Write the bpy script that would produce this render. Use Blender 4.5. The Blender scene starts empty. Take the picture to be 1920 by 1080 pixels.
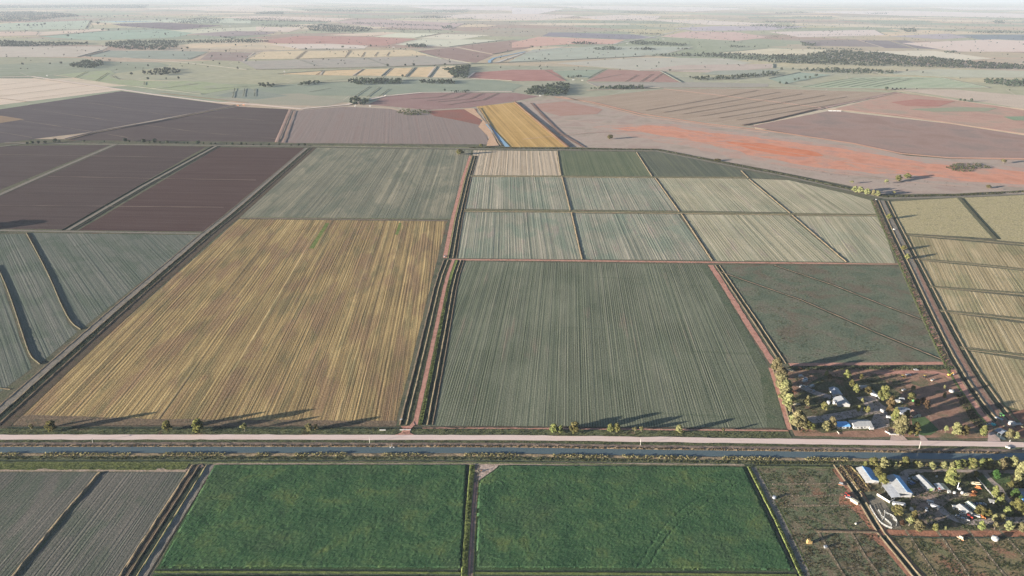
EXPO = 1.81
SKY = 0.05
USE_DENOISE = True
import bpy, bmesh, math, random
import numpy as np
from mathutils import Vector, Matrix, noise as mnoise
from mathutils.geometry import delaunay_2d_cdt

R = math.radians
SC = bpy.context.scene
COL = SC.collection
H = 400.0            # flying height of the drone, metres
FPX = 1320.0         # focal length in pixels of the 1920 wide photograph
HY = -9.0            # eye level row at the centre column
ROLL = R(0.21)
PITCH = math.atan((540 - HY) / FPX)
SUN_EL = R(7.6)
SH_AZ = R(22.5)      # direction in which shadows fall
HAZE_D = 3.3e-5
S_CAL = (.82, .85, .835)   # lit albedo -> display calibration
HAZE_L = (0.24, 0.30, 0.35)   # part of the air light taken out of the colours read from the photograph
rnd = random.Random(7)
rng = np.random.default_rng(11)

# ------------------------------------------------------------------ camera
cam_d = bpy.data.cameras.new("camera"); cam = bpy.data.objects.new("camera", cam_d)
COL.objects.link(cam); SC.camera = cam
cam_d.sensor_width = 36; cam_d.lens = FPX / 1920 * 36
cam_d.clip_start = 1; cam_d.clip_end = 200000
cam.matrix_world = Matrix.Translation((0, 0, H)) @ Matrix.Rotation(R(90) - PITCH, 4, 'X') @ Matrix.Rotation(ROLL, 4, 'Z')
CM = cam.matrix_world.to_3x3(); CMI = CM.inverted()

def G(px, py, z=0.0):
    """ground point seen at a pixel of the 1920x1080 photograph"""
    d = CM @ Vector(((px - 960) / FPX, (540 - py) / FPX, -1))
    t = (z - H) / d.z
    return Vector((d.x * t, d.y * t, z))
def P(v):
    c = CMI @ (Vector(v) - Vector((0, 0, H)))
    return 960 + FPX * c.x / -c.z, 540 - FPX * c.y / -c.z
def hgt(px, py, hpx):
    """height in metres of an upright thing hpx pixels tall whose foot is at the pixel"""
    b = G(px, py); y1 = P(b)[1]; y2 = P(b + Vector((0, 0, 10)))[1]
    return 10 * hpx / max(.2, (y1 - y2))
def mpp(px, py):
    return (G(px + 1, py) - G(px, py)).length

# ------------------------------------------------------------------ colour
def lin(c): 
    c /= 255.0
    return c / 12.92 if c <= .04045 else ((c + .055) / 1.055) ** 2.4
def C(rgb, at=None):
    """display colour of the lit ground -> albedo; at = pixel: takes out only part of the air, the rest stays in the colour as haze"""
    v = [lin(x) for x in rgb]
    if at:
        D = (G(*at) - Vector((0, 0, H))).length
        T = math.exp(-HAZE_D * D)
        v = [max(.012, (x - h * (1 - T)) / T) for x, h in zip(v, HAZE_L)]
    a = [max(.008, x / k) for x, k in zip(v, S_CAL)]; k = min(1, .84 / max(a))
    return tuple(x * k for x in a) + (1,)

class NT:
    def __init__(s, name):
        s.m = bpy.data.materials.new(name); s.m.use_nodes = True
        s.t = s.m.node_tree; s.t.nodes.clear()
        s.out = s.n('ShaderNodeOutputMaterial'); s.b = s.n('ShaderNodeBsdfPrincipled')
        s.l(s.b.outputs[0], s.out.inputs[0]); s.b.inputs['Roughness'].default_value = .9
        s.b.inputs['Specular IOR Level'].default_value = 0
    def n(s, typ, **k):
        x = s.t.nodes.new(typ)
        for a, v in k.items(): setattr(x, a, v)
        return x
    def l(s, a, b): s.t.links.new(a, b)
    def set(s, inp, v):
        if hasattr(v, 'is_linked') or hasattr(v, 'node'): s.l(v, inp)
        else: inp.default_value = v
    def math(s, op, a, b=0.0, clamp=False):
        x = s.n('ShaderNodeMath', operation=op, use_clamp=clamp); s.set(x.inputs[0], a); s.set(x.inputs[1], b); return x.outputs[0]
    def mix(s, f, a, b, bt='MIX'):
        x = s.n('ShaderNodeMix', data_type='RGBA', blend_type=bt); s.set(x.inputs[0], f); s.set(x.inputs[6], a); s.set(x.inputs[7], b); return x.outputs[2]
    def noise(s, vec, scale, detail=3, rough=.55, dist=0):
        x = s.n('ShaderNodeTexNoise'); s.l(vec, x.inputs['Vector']); x.inputs['Scale'].default_value = scale
        x.inputs['Detail'].default_value = detail; x.inputs['Roughness'].default_value = rough; x.inputs['Distortion'].default_value = dist
        return x.outputs['Fac']
    def ramp(s, f, stops, interp='LINEAR'):
        x = s.n('ShaderNodeValToRGB'); s.l(f, x.inputs[0]); cr = x.color_ramp; cr.interpolation = interp
        while len(cr.elements) < len(stops): cr.elements.new(.5)
        for e, (p, c) in zip(cr.elements, stops): e.position = p; e.color = c if len(c) == 4 else tuple(c) + (1,)
        return x.outputs[0]
    def step(s, f, a, b):
        x = s.n('ShaderNodeMapRange', clamp=True); s.l(f, x.inputs[0]); x.inputs[1].default_value = a; x.inputs[2].default_value = b; return x.outputs[0]
    def pos(s): return s.n('ShaderNodeNewGeometry').outputs['Position']
    def aniso(s, ang, w, L, off=0.0):
        """coordinates in units of w across and L along the direction ang"""
        p = s.pos(); o = []
        for v in ((-math.sin(ang) / w, math.cos(ang) / w, 0), (math.cos(ang) / L, math.sin(ang) / L, 0)):
            d = s.n('ShaderNodeVectorMath', operation='DOT_PRODUCT'); s.l(p, d.inputs[0]); d.inputs[1].default_value = v; o.append(d.outputs['Value'])
        c = s.n('ShaderNodeCombineXYZ'); s.l(o[0], c.inputs[0]); s.l(o[1], c.inputs[1]); c.inputs[2].default_value = off
        return c.outputs[0]
    def bump(s, h, strength, dist):
        b = s.n('ShaderNodeBump'); b.inputs['Strength'].default_value = strength; b.inputs['Distance'].default_value = dist
        s.l(h, b.inputs['Height']); s.l(b.outputs[0], s.b.inputs['Normal'])

def sc(c, k): return tuple(min(.9, x * k) for x in c[:3]) + (1,)

def plain(name, rgb, rough=.6, metal=0, var=.12, scale=.8, at=None, spec=.3, albedo=False):
    m = NT(name); c = tuple(rgb) + (1,) if albedo else C(rgb, at)
    f = m.noise(m.pos(), scale, 3)
    m.l(m.ramp(f, [(.3, sc(c, 1 - var)), (.7, sc(c, 1 + var))]), m.b.inputs['Base Color'])
    m.b.inputs['Roughness'].default_value = rough; m.b.inputs['Metallic'].default_value = metal
    m.b.inputs['Specular IOR Level'].default_value = spec
    return m.m

def soil(name, cols, at=None, scale=40, grain=2.0, gs=.25, bump=.35, patch=None, seed=0.0):
    """mottled ground: cols = 2-3 display colours; patch = (colour, scale m, threshold)"""
    m = NT(name); cs = [C(c, at) for c in cols]; p = m.pos()
    v = m.n('ShaderNodeVectorMath', operation='ADD'); m.l(p, v.inputs[0]); v.inputs[1].default_value = (seed * 131, seed * 77, 0); p = v.outputs[0]
    f = m.noise(p, 1 / scale, 5, .6, .3)
    st = [(.36 + .28 * i / max(1, len(cs) - 1), c) for i, c in enumerate(cs)]
    col = m.ramp(f, st)
    if patch:
        g = m.noise(p, 1 / patch[1], 4, .6, .5)
        col = m.mix(m.step(g, patch[2], patch[2] + .12), col, C(patch[0], at))
    gr = m.noise(p, 1 / grain, 3, .7)
    col = m.mix(m.math('MULTIPLY', m.step(gr, .62, .35), gs), col, sc((.03, .035, .03), 1))
    col = m.mix(m.math('MULTIPLY', m.step(gr, .52, .75), gs * .6), col, (.45, .42, .34, 1))
    m.l(col, m.b.inputs['Base Color'])
    if bump: m.bump(gr, bump, grain * .5)
    return m.m

def rows(name, A, B, cols, at=None, w=6.0, w2=2.0, patch=None, patch2=None, amt=.5, bump=.5, grain=.2, L=600, seed=0.0, spread=.22, dark=.0, cross=None, per=0, peramt=.5, gk=.35):
    """crop or stubble in rows running from pixel A to pixel B. cols = display colours from dark to light"""
    d = G(*B) - G(*A); ang = math.atan2(d.y, d.x)
    m = NT(name); cs = [C(c, at) for c in cols]
    wide = m.noise(m.aniso(ang, w, w * L, seed), 1, 2, .6)
    thin = m.noise(m.aniso(ang, w2, w2 * L * .5, seed + 3), 1, 2, .6)
    big = m.noise(m.aniso(ang, 45, 140, seed + 7), 1, 4, .6, .4)
    gr = m.noise(m.pos(), .55, 3, .7)
    f = m.math('ADD', m.math('MULTIPLY', wide, .45), m.math('MULTIPLY', thin, amt))
    f = m.math('ADD', f, m.math('MULTIPLY', big, .3))
    f = m.math('ADD', f, m.math('MULTIPLY', gr, grain))
    tot = .45 + amt + .3 + grain
    f = m.math('DIVIDE', f, tot)
    n = len(cs)
    col = m.ramp(f, [(.5 - spread / 2 + spread * i / max(1, n - 1), c) for i, c in enumerate(cs)])
    for k, pt in enumerate((patch, patch2)):
        if pt:
            g = m.noise(m.aniso(ang, pt[1], pt[1] * pt[3], seed + 11 + k), 1, 4, .6, .3)
            g2 = m.math('ADD', g, m.math('MULTIPLY', m.math('SUBTRACT', thin, .5), .35))
            col = m.mix(m.math('MULTIPLY', m.step(g2, pt[2], pt[2] + .1), pt[4]), col, C(pt[0], at))
    if cross:
        ang2 = ang + R(90)
        x = m.noise(m.aniso(ang2, cross[0], cross[0] * 40, seed + 20), 1, 1)
        col = m.mix(m.math('MULTIPLY', m.step(x, .66, .72), cross[2]), col, C(cross[1], at))
    if per:
        sx = m.n('ShaderNodeSeparateXYZ'); m.l(m.aniso(ang, per / 6.2832, 1000, 0), sx.inputs[0])
        sn = m.math('SINE', sx.outputs[0])
        md = m.math('MULTIPLY', m.step(m.noise(m.aniso(ang, 60, 160, seed + 41), 1, 3, .6), .35, .6), peramt)
        col = m.mix(m.math('MULTIPLY', m.step(sn, -.1, .7), md), col, sc(cs[0], .45))
    if gk:
        col = m.mix(m.math('MULTIPLY', m.step(gr, .5, .34), gk), col, sc(cs[0], .4))
        col = m.mix(m.math('MULTIPLY', m.step(gr, .52, .68), gk * .7), col, sc(cs[-1], 1.25))
    if dark:
        col = m.mix(m.math('MULTIPLY', m.step(gr, .5, .3), dark), col, (.02, .025, .02, 1))
    m.l(col, m.b.inputs['Base Color'])
    if bump:
        hh = m.math('ADD', m.math('MULTIPLY', thin, .8), m.math('MULTIPLY', gr, .35))
        m.bump(hh, bump, w2 * .45)
    return m.m

# ------------------------------------------------------------------ mesh helpers
def tag(o, label=None, cat=None, group=None, kind=None):
    if label: o['label'] = label
    if cat: o['category'] = cat
    if group: o['group'] = group
    if kind: o['kind'] = kind
    return o
def mesh_obj(name, verts, faces, mat, parent=None, mi=None, smooth=False):
    me = bpy.data.meshes.new(name); me.from_pydata([tuple(v) for v in verts], [], faces)
    for m in (mat if isinstance(mat, (list, tuple)) else [mat]): me.materials.append(m)
    if mi is not None: me.polygons.foreach_set('material_index', mi)
    if smooth: me.polygons.foreach_set('use_smooth', [True] * len(me.polygons))
    me.update()
    o = bpy.data.objects.new(name, me); COL.objects.link(o)
    if parent: o.parent = parent
    return o
def np_obj(name, V, Q, mat, parent=None, smooth=False):
    """quads given as numpy arrays"""
    me = bpy.data.meshes.new(name); k = Q.shape[1]
    me.vertices.add(len(V)); me.vertices.foreach_set('co', V.astype(np.float32).ravel())
    me.loops.add(Q.size); me.loops.foreach_set('vertex_index', Q.astype(np.int32).ravel())
    me.polygons.add(len(Q)); me.polygons.foreach_set('loop_start', np.arange(0, Q.size, k, dtype=np.int32))
    me.polygons.foreach_set('use_smooth', np.full(len(Q), smooth))
    me.materials.append(mat); me.update(calc_edges=True); me.validate()
    o = bpy.data.objects.new(name, me); COL.objects.link(o)
    if parent: o.parent = parent
    return o
def empty(name, loc, rz=0.0):
    o = bpy.data.objects.new(name, None); COL.objects.link(o); o.location = loc; o.rotation_euler = (0, 0, rz); return o
class MB:
    def __init__(s): s.v = []; s.f = []; s.i = []
    def box(s, c, d, rz=0.0, mi=0, taper=1.0, pitch=0.0):
        b = len(s.v); rm = Matrix.Rotation(rz, 3, 'Z') @ Matrix.Rotation(pitch, 3, 'Y')
        for z in (-1, 1):
            k = taper if z > 0 else 1
            for x, y in ((-1, -1), (1, -1), (1, 1), (-1, 1)):
                s.v.append(Vector(c) + rm @ Vector((x * d[0] / 2 * k, y * d[1] / 2 * k, z * d[2] / 2)))
        for q in ((3, 2, 1, 0), (4, 5, 6, 7), (0, 1, 5, 4), (1, 2, 6, 5), (2, 3, 7, 6), (3, 0, 4, 7)):
            s.f.append([b + k for k in q]); s.i.append(mi)
        return s
    def cyl(s, a, b_, r1, r2, n=10, mi=0, caps=True):
        a = Vector(a); b_ = Vector(b_); ax = (b_ - a).normalized()
        u = ax.orthogonal().normalized(); w = ax.cross(u); b = len(s.v)
        for p, r in ((a, r1), (b_, r2)):
            for k in range(n):
                t = 2 * math.pi * k / n; s.v.append(p + (u * math.cos(t) + w * math.sin(t)) * r)
        for k in range(n):
            s.f.append([b + k, b + (k + 1) % n, b + n + (k + 1) % n, b + n + k]); s.i.append(mi)
        if caps:
            s.f.append([b + k for k in range(n)][::-1]); s.i.append(mi)
            s.f.append([b + n + k for k in range(n)]); s.i.append(mi)
        return s
    def prism(s, prof, y0, y1, mi=0):
        """profile of (x, z) points extruded from y0 to y1"""
        b = len(s.v); n = len(prof)
        for y in (y0, y1):
            for x, z in prof: s.v.append(Vector((x, y, z)))
        for k in range(n):
            s.f.append([b + k, b + (k + 1) % n, b + n + (k + 1) % n, b + n + k]); s.i.append(mi)
        s.f.append([b + k for k in range(n)][::-1]); s.i.append(mi); s.f.append([b + n + k for k in range(n)]); s.i.append(mi)
        return s
    def obj(s, name, mat, parent=None, smooth=False):
        o = mesh_obj(name, s.v, s.f, mat, parent, s.i, smooth)
        bm = bmesh.new(); bm.from_mesh(o.data); bmesh.ops.recalc_face_normals(bm, faces=bm.faces); bm.to_mesh(o.data); bm.free()
        return o
    def world(s, name, mat, o3):
        pass

def dense(pts, step):
    out = []
    for a, b in zip(pts[:-1], pts[1:]):
        n = max(1, int((b - a).length / step))
        for k in range(n): out.append(a.lerp(b, k / n))
    out.append(pts[-1]); return out
def smooth_line(pts, it=2):
    for _ in range(it):
        o = [pts[0]]
        for a, b in zip(pts[:-1], pts[1:]): o += [a.lerp(b, .25), a.lerp(b, .75)]
        o.append(pts[-1]); pts = o
    return pts
def wob(p, amp, scale, seed=0.0):
    n = mnoise.noise_vector(Vector((p.x / scale, p.y / scale, seed)))
    return Vector((p.x + n.x * amp, p.y + n.y * amp, p.z))

SHEETS = [0]
def sheet(name, poly, mat, z, label=None, jit=None, cat=None, curve=0):
    """flat piece of ground whose outline is given in photograph pixels"""
    w = [p if isinstance(p, Vector) else G(*p) for p in poly]
    m = sum((p.length for p in w)) / len(w)
    step = max(6, m / 90)
    amp = jit if jit is not None else min(6, max(.5, m / 1500))
    if curve: w = smooth_line(w + [w[0]], curve)[:-1]
    pts = dense(w + [w[0]], step)[:-1]
    pts = [wob(p, amp, step * 2.2, len(poly) * .7) for p in pts]
    SHEETS[0] += 1; z += SHEETS[0] * .0006          # no two sheets in one plane
    vo, _, fo, _, _, _ = delaunay_2d_cdt([p.to_2d() for p in pts], [], [list(range(len(pts)))], 1, 1e-4)
    me = bpy.data.meshes.new(name); me.from_pydata([(v.x, v.y, z) for v in vo], [], [list(f) for f in fo]); me.materials.append(mat); me.update()
    if me.polygons and me.polygons[0].normal.z < 0: me.flip_normals()
    o = bpy.data.objects.new(name, me); COL.objects.link(o)
    return tag(o, label, cat, None, 'structure')

def side(w):
    """+1 or -1 so that positive offsets lie to the east of a line running north, to the south of one running east"""
    d = w[-1] - w[0]
    return -1 if (d.y < 0 if abs(d.y) > abs(d.x) else d.x < 0) else 1
def ribbon(name, line, prof, mats, label=None, step=6.0, wobble=.25, hn=.25, curve=0, seed=0.0, kind='structure'):
    """strip of ground along a pixel polyline. prof = [(offset m to the right, z, material of the piece to the next point)]"""
    w = [G(x, y) if not isinstance(x, Vector) else x for x, y in line]
    if curve: w = smooth_line(w, curve)
    w = dense(w, step); V = []; F = []; MI = []; sd_ = side(w)
    n = len(prof)
    for k, p in enumerate(w):
        t = (w[min(k + 1, len(w) - 1)] - w[max(k - 1, 0)]); t.z = 0; t.normalize(); rt = Vector((t.y, -t.x, 0)) * sd_
        for j, (o, z, _) in enumerate(prof):
            q = p + rt * o
            nx = mnoise.noise(Vector((q.x / 9, q.y / 9, seed + j))); nz = mnoise.noise(Vector((q.x / 5, q.y / 5, seed + j + 30)))
            V.append(q + rt * nx * wobble * 2 + Vector((0, 0, z * (1 + nz * hn * 2) + .1 if z > .1 else z + .1)))
    for k in range(len(w) - 1):
        for j in range(n - 1):
            F.append([k * n + j, k * n + j + 1, (k + 1) * n + j + 1, (k + 1) * n + j]); MI.append(prof[j][2])
    o = mesh_obj(name, V, F, mats, None, MI)
    return tag(o, label, None, None, kind)

def inpoly(x, y, poly):
    c = False; n = len(poly)
    for i in range(n):
        a = poly[i]; b = poly[i - 1]
        if (a[1] > y) != (b[1] > y) and x < (b[0] - a[0]) * (y - a[1]) / (b[1] - a[1]) + a[0]: c = not c
    return c

def leaves(Cn, size, seed=0, up=.35, aspect=1.0, out=None):
    """one randomly turned quad per centre"""
    g = np.random.default_rng(seed); n = len(Cn)
    N = g.normal(size=(n, 3)); N[:, 2] = N[:, 2] + up
    if out is not None: N = out * 2.2 + N * .75
    N = N + 1e-6; N /= np.linalg.norm(N, axis=1)[:, None]
    T = np.cross(N, g.normal(size=(n, 3))); T /= np.linalg.norm(T, axis=1)[:, None]; B = np.cross(N, T)
    s = (size * g.uniform(.6, 1.3, n))[:, None] / 2
    V = np.stack([Cn - T * s * aspect - B * s * .6, Cn + T * s * aspect * .7 - B * s, Cn + T * s * aspect + B * s * .6, Cn - T * s * aspect * .7 + B * s], 1).reshape(-1, 3)
    return V, np.arange(4 * n).reshape(n, 4)
# ------------------------------------------------------------------ light, sky, air
w = bpy.data.worlds.new("World"); SC.world = w; w.use_nodes = True
nt = w.node_tree; bg = nt.nodes['Background']; sk = nt.nodes.new('ShaderNodeTexSky'); sk.sky_type = 'NISHITA'
sk.sun_disc = False; sk.sun_elevation = SUN_EL; sk.sun_rotation = R(247.5); sk.altitude = 150; sk.dust_density = 1.0; sk.air_density = .75; sk.ozone_density = 2.0
nt.links.new(sk.outputs[0], bg.inputs[0]); bg.inputs[1].default_value = SKY
sd = bpy.data.lights.new("sun", 'SUN'); sd.energy = 5.0; sd.angle = R(.5); sd.color = (1, .92, .82)
so = bpy.data.objects.new("sun", sd); COL.objects.link(so)
tr = Vector((math.cos(SH_AZ) * math.cos(SUN_EL), math.sin(SH_AZ) * math.cos(SUN_EL), -math.sin(SUN_EL)))
so.rotation_euler = tr.to_track_quat('-Z', 'Y').to_euler(); so.location = (-300, -100, 600)
vs = SC.view_settings; vs.view_transform = 'Standard'; vs.look = 'None'; vs.gamma = 1; vs.exposure = EXPO
cy = SC.cycles
cy.max_bounces = 4; cy.diffuse_bounces = 2; cy.glossy_bounces = 2; cy.transmission_bounces = 2; cy.volume_bounces = 0; cy.transparent_max_bounces = 4
cy.use_denoising = USE_DENOISE
try: cy.denoiser = 'OPENIMAGEDENOISE'; cy.denoising_input_passes = 'RGB_ALBEDO_NORMAL'; cy.denoising_prefilter = 'NONE'
except Exception: pass
SC.render.film_transparent = False

FAR = 88000.0
hz = NT('air'); hz.t.nodes.clear(); o_ = hz.n('ShaderNodeOutputMaterial'); pv = hz.n('ShaderNodeVolumePrincipled'); hz.l(pv.outputs[0], o_.inputs['Volume'])
pv.inputs['Color'].default_value = (.585, .655, .73, 1); pv.inputs['Density'].default_value = HAZE_D; pv.inputs['Anisotropy'].default_value = 0.0
mb = MB(); mb.box((0, 44500, (H + 30 - 3) / 2), (2 * FAR * 1.1, 92000, H + 30 + 3))
tag(mb.obj('haze', hz.m), 'pale even air over the plain', None, None, 'stuff')

# ------------------------------------------------------------------ ground
m_base = soil('verge ground', [(84, 90, 72), (112, 108, 88), (98, 104, 78)], scale=30, grain=2.2, gs=.4, patch=((118, 92, 76), 50, .6))
M_PL = NT('plain patchwork')
def plainmat(m):
    p = m.pos()
    mp = m.n('ShaderNodeMapping'); m.l(p, mp.inputs[0]); mp.inputs['Rotation'].default_value = (0, 0, R(11)); mp.inputs['Scale'].default_value = (1 / 1400, 1 / 1100, 0)
    v = m.n('ShaderNodeTexVoronoi', voronoi_dimensions='2D', distance='CHEBYCHEV'); m.l(mp.outputs[0], v.inputs['Vector']); v.inputs['Scale'].default_value = 1; v.inputs['Randomness'].default_value = .9
    s = m.n('ShaderNodeSeparateColor'); m.l(v.outputs['Color'], s.inputs[0])
    at = (960, 100)
    cols = [(148, 156, 134), (178, 166, 144), (142, 150, 132), (184, 166, 146), (164, 164, 140), (208, 190, 162), (164, 144, 132), (156, 158, 138), (224, 208, 182), (164, 154, 138), (182, 174, 144)]
    st = [(i / len(cols), C(c, at)) for i, c in enumerate(cols)]
    col = m.ramp(s.outputs[0], st, 'CONSTANT')
    f = m.noise(p, 1 / 900, 5, .6, .4)
    col = m.mix(m.math('MULTIPLY', m.step(f, .4, .65), .5), col, C((158, 162, 150), at))
    g = m.noise(p, 1 / 60, 4, .7)
    col = m.mix(m.math('MULTIPLY', m.step(g, .6, .3), .22), col, (.04, .05, .035, 1))
    # tyre lines and headlands: thin edges of the cells
    e = m.n('ShaderNodeTexVoronoi', voronoi_dimensions='2D', feature='DISTANCE_TO_EDGE'); m.l(mp.outputs[0], e.inputs['Vector']); e.inputs['Randomness'].default_value = .9
    col = m.mix(m.math('MULTIPLY', m.step(e.outputs['Distance'], .012, .004), .5), col, C((190, 180, 168), at))
    m.l(col, m.b.inputs['Base Color'])
plainmat(M_PL); m_plain = M_PL.m

# one sheet to the horizon, finer near the camera
gv = []; gf = []; ys = [-400, 0, 300, 900, 2000, 5000, 12000, 24000, 46000, FAR]
for y in ys:
    wdt = 1500 + abs(y) * 1.05
    gv += [(-wdt, y, 0), (wdt, y, 0)]
for k in range(len(ys) - 1): gf.append([2 * k, 2 * k + 1, 2 * k + 3, 2 * k + 2])
tag(mesh_obj('ground', gv, gf, m_base), 'flat farming plain running to the horizon', None, None, 'structure')
sheet('plain', [(-900, 255), (300, 262), (1000, 260), (1500, 240), (2800, 300), Vector((88000, 84000, 0)), Vector((-88000, 84000, 0))], m_plain, .05, 'patchwork of far fields out to the horizon', jit=0)

m_bank = soil('pale dry bank', [(116, 104, 84), (134, 120, 96), (108, 102, 78)], scale=8, grain=1.2, gs=.3)
m_bankbrown = soil('brown bank', [(90, 80, 68), (106, 92, 76), (86, 82, 64)], scale=8, grain=1.2, gs=.35)
m_ditch = soil('wet ditch floor', [(44, 56, 48), (60, 70, 56), (40, 48, 44)], scale=6, grain=1.0, gs=.4)
m_weed = soil('rough weeds', [(78, 86, 62), (104, 106, 76), (70, 78, 62)], scale=5, grain=1.2, gs=.6)
m_lime = soil('fresh green grass', [(98, 114, 60), (122, 132, 72), (90, 104, 60)], scale=7, grain=1.0, gs=.4)
m_redtrack = soil('red dirt track', [(176, 126, 108), (196, 148, 128), (166, 122, 104)], scale=12, grain=1.5, gs=.18)
m_greytrack = soil('grey dirt track', [(128, 122, 110), (144, 136, 122), (118, 116, 102)], scale=10, grain=1.5, gs=.25)
m_pinktrack = soil('pale pink track', [(186, 164, 152), (200, 178, 166), (172, 156, 142)], scale=10, grain=1.5, gs=.15)
m_brtrack = soil('brown track', [(126, 112, 98), (142, 124, 110), (116, 106, 90)], scale=10, grain=1.5, gs=.25)
m_gravel = rows('gravel road', (100, 820.5), (900, 821), [(222, 200, 186), (230, 210, 196), (212, 192, 177)][::-1], w=2.2, w2=1.0, amt=.6, bump=.1, grain=.15, spread=.2, gk=.08, L=80, patch=((196, 172, 156), 1.6, .54, 40, .6))
m_verge = soil('roadside grass', [(90, 100, 70), (112, 116, 78), (82, 90, 68)], scale=9, grain=1.2, gs=.55, patch=((126, 100, 82), 25, .6))

# ------------------------------------------------------------------ near fields
stub = [(110, 96, 72), (140, 121, 86), (164, 141, 97), (188, 164, 113), (210, 188, 138)]
FA = (640, 420); FB = (430, 780)
m_gold = rows('golden stubble', (600, 411), (365, 790), stub, w=7, w2=2.6, amt=.6, bump=.65, grain=.2, spread=.25,
              patch=((98, 100, 74), 14, .52, 7, .5), patch2=((138, 110, 88), 30, .5, 4, .6), per=4.4, peramt=.6)
Z0 = .03
sheet('stubble_field', [(448, 411), (838, 415), (741, 797), (28, 797), (40, 772)], m_gold, Z0, 'golden stubble field in long stripes left of the red central track')
m_head = soil('turned headland', [(112, 98, 80), (132, 114, 92), (100, 94, 74)], scale=10, grain=2.5, gs=.4)
sheet('headland', [(60, 778), (300, 786), (746, 789), (742, 799), (24, 799), (30, 780)], m_head, .06, jit=1.5)
sheet('green_strip', [(611, 418), (618, 418), (588, 466), (579, 466)], soil('regrowth', [(104, 118, 66), (124, 134, 76)], scale=10), .06, jit=.8)
sheet('green_strip', [(748, 418), (753, 418), (746, 440), (740, 440)], bpy.data.materials['regrowth'], .06, jit=.8)
m_mid = rows('grey green rows', (1020, 500), (990, 800), [(86, 95, 76), (108, 115, 94), (126, 129, 108), (145, 144, 124)], w=5.5, w2=2.1, amt=.6, bump=.6, grain=.25, spread=.36,
             patch=((84, 98, 78), 40, .54, 3, .3), patch2=((138, 128, 110), 24, .62, 6, .7), cross=(9, (78, 92, 70), .35), per=2.7, peramt=.75)
sheet('row_crop_field', [(852, 490), (1326, 496), (1442, 690), (1476, 806), (792, 801)], m_mid, Z0, 'large grey green field in fine straight rows right of the central track')
m_midedge = soil('weedy green margin', [(88, 102, 78), (104, 112, 88), (96, 104, 84)], scale=14, grain=1.8, gs=.5)
sheet('field_margin', [(1312, 497), (1326, 496), (1442, 690), (1476, 806), (1440, 806), (1425, 700), (1370, 590)], m_midedge, .1, jit=2)
m_tri = soil('grazed green field', [(98, 110, 90), (112, 119, 97), (122, 118, 100)], scale=35, grain=2.4, gs=.4, patch=((116, 108, 90), 50, .52))
sheet('triangle_field', [(1338, 497), (1692, 500), (1776, 682), (1482, 682)], m_tri, Z0, 'green brown field crossed by two diagonal banks above the farmstead')
m_ul = rows('streaked grey field', (700, 282), (600, 410), [(104, 104, 88), (122, 122, 104), (142, 138, 116), (166, 158, 132)], w=11, w2=4, amt=.45, bump=.4, grain=.15, spread=.24,
            patch=((100, 108, 92), 60, .5, 3, .6))
sheet('streaked_field', [(583, 277), (884, 281), (847, 411), (450, 408)], m_ul, Z0, 'grey green field with pale streaks beyond the golden stubble')
pale = [(112, 118, 102), (140, 142, 122), (164, 160, 138), (190, 182, 158)]
def cell(A, B, cols=pale, seed=0, g=.5, **k):
    return rows('pale striped crop %d' % seed, A, B, cols, w=8, w2=3, amt=.6, bump=.6, grain=.12, spread=.26, patch=((104, 132, 112), 60, .47, 2.5, g * .5), patch2=((160, 142, 130), 18, .58, 6, .5), per=5, peramt=.45, seed=seed, **k)
grn = [(86, 98, 74), (102, 110, 84), (118, 122, 94)]
sheet('striped_plot', [(888, 282), (1043, 283), (1050, 329), (883, 329)], rows('pale lined plot', (960, 284), (958, 328), [(150, 136, 112), (178, 162, 136), (196, 180, 154), (120, 116, 92)], w=12, w2=5, amt=.7, spread=.24, bump=.4, seed=4), Z0, 'small plot of pale vertical lines at the top of the plot grid')
sheet('striped_plot', [(1047, 283), (1192, 285), (1221, 330), (1055, 329)], rows('dark green plot', (1120, 285), (1140, 330), grn, w=10, w2=4, amt=.4, seed=5, bump=.3), Z0, 'dark green plot beside the small pale lined plot')
sheet('striped_plot', [(1196, 285), (1240, 284), (1386, 318), (1392, 331), (1225, 331)], rows('dark green plot b', (1250, 287), (1290, 330), [(84, 92, 78), (98, 102, 86), (112, 116, 92)], w=10, w2=4, amt=.4, seed=6, bump=.3), Z0, 'dark green plot with a slanting top edge')
sheet('striped_plot', [(1393, 319), (1475, 334), (1400, 334)], bpy.data.materials['dark green plot b'], Z0, 'tiny green wedge at the right end of the dark plots')
cells = [([(880, 332), (1052, 332), (1067, 393), (872, 391)], (965, 333), (968, 392), 1, .7), ([(1057, 333), (1226, 334), (1270, 395), (1071, 393)], (1140, 334), (1168, 394), 2, .5),
         ([(1232, 334), (1402, 335), (1477, 398), (1277, 395)], (1316, 335), (1376, 397), 3, .35), ([(1408, 335), (1480, 338), (1595, 365), (1634, 376), (1646, 401), (1484, 399)], (1500, 345), (1580, 400), 4, .2),
         ([(868, 398), (1069, 399), (1089, 486), (855, 484)], (968, 399), (972, 485), 7, .9), ([(1075, 400), (1272, 402), (1332, 488), (1095, 486)], (1172, 401), (1212, 487), 8, .8),
         ([(1282, 402), (1479, 404), (1583, 491), (1340, 489)], (1380, 403), (1460, 490), 9, .3), ([(1489, 405), (1648, 406), (1679, 494), (1592, 492)], (1570, 406), (1640, 493), 10, .5)]
names = ['first', 'second', 'third', 'fourth']
for i, (pl, a, b, s, g) in enumerate(cells):
    cc = pale if i % 4 < 2 else [(134, 134, 108), (162, 157, 128), (186, 177, 146), (210, 199, 170)]
    sheet('striped_plot', pl, cell(a, b, cc, s, g), Z0, 'pale green striped plot, %s from the left in the %s row of the plot grid' % (names[i % 4], 'upper' if i < 4 else 'lower'))
ry = [(134, 122, 90), (164, 149, 112), (186, 169, 130), (206, 190, 150)]
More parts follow.
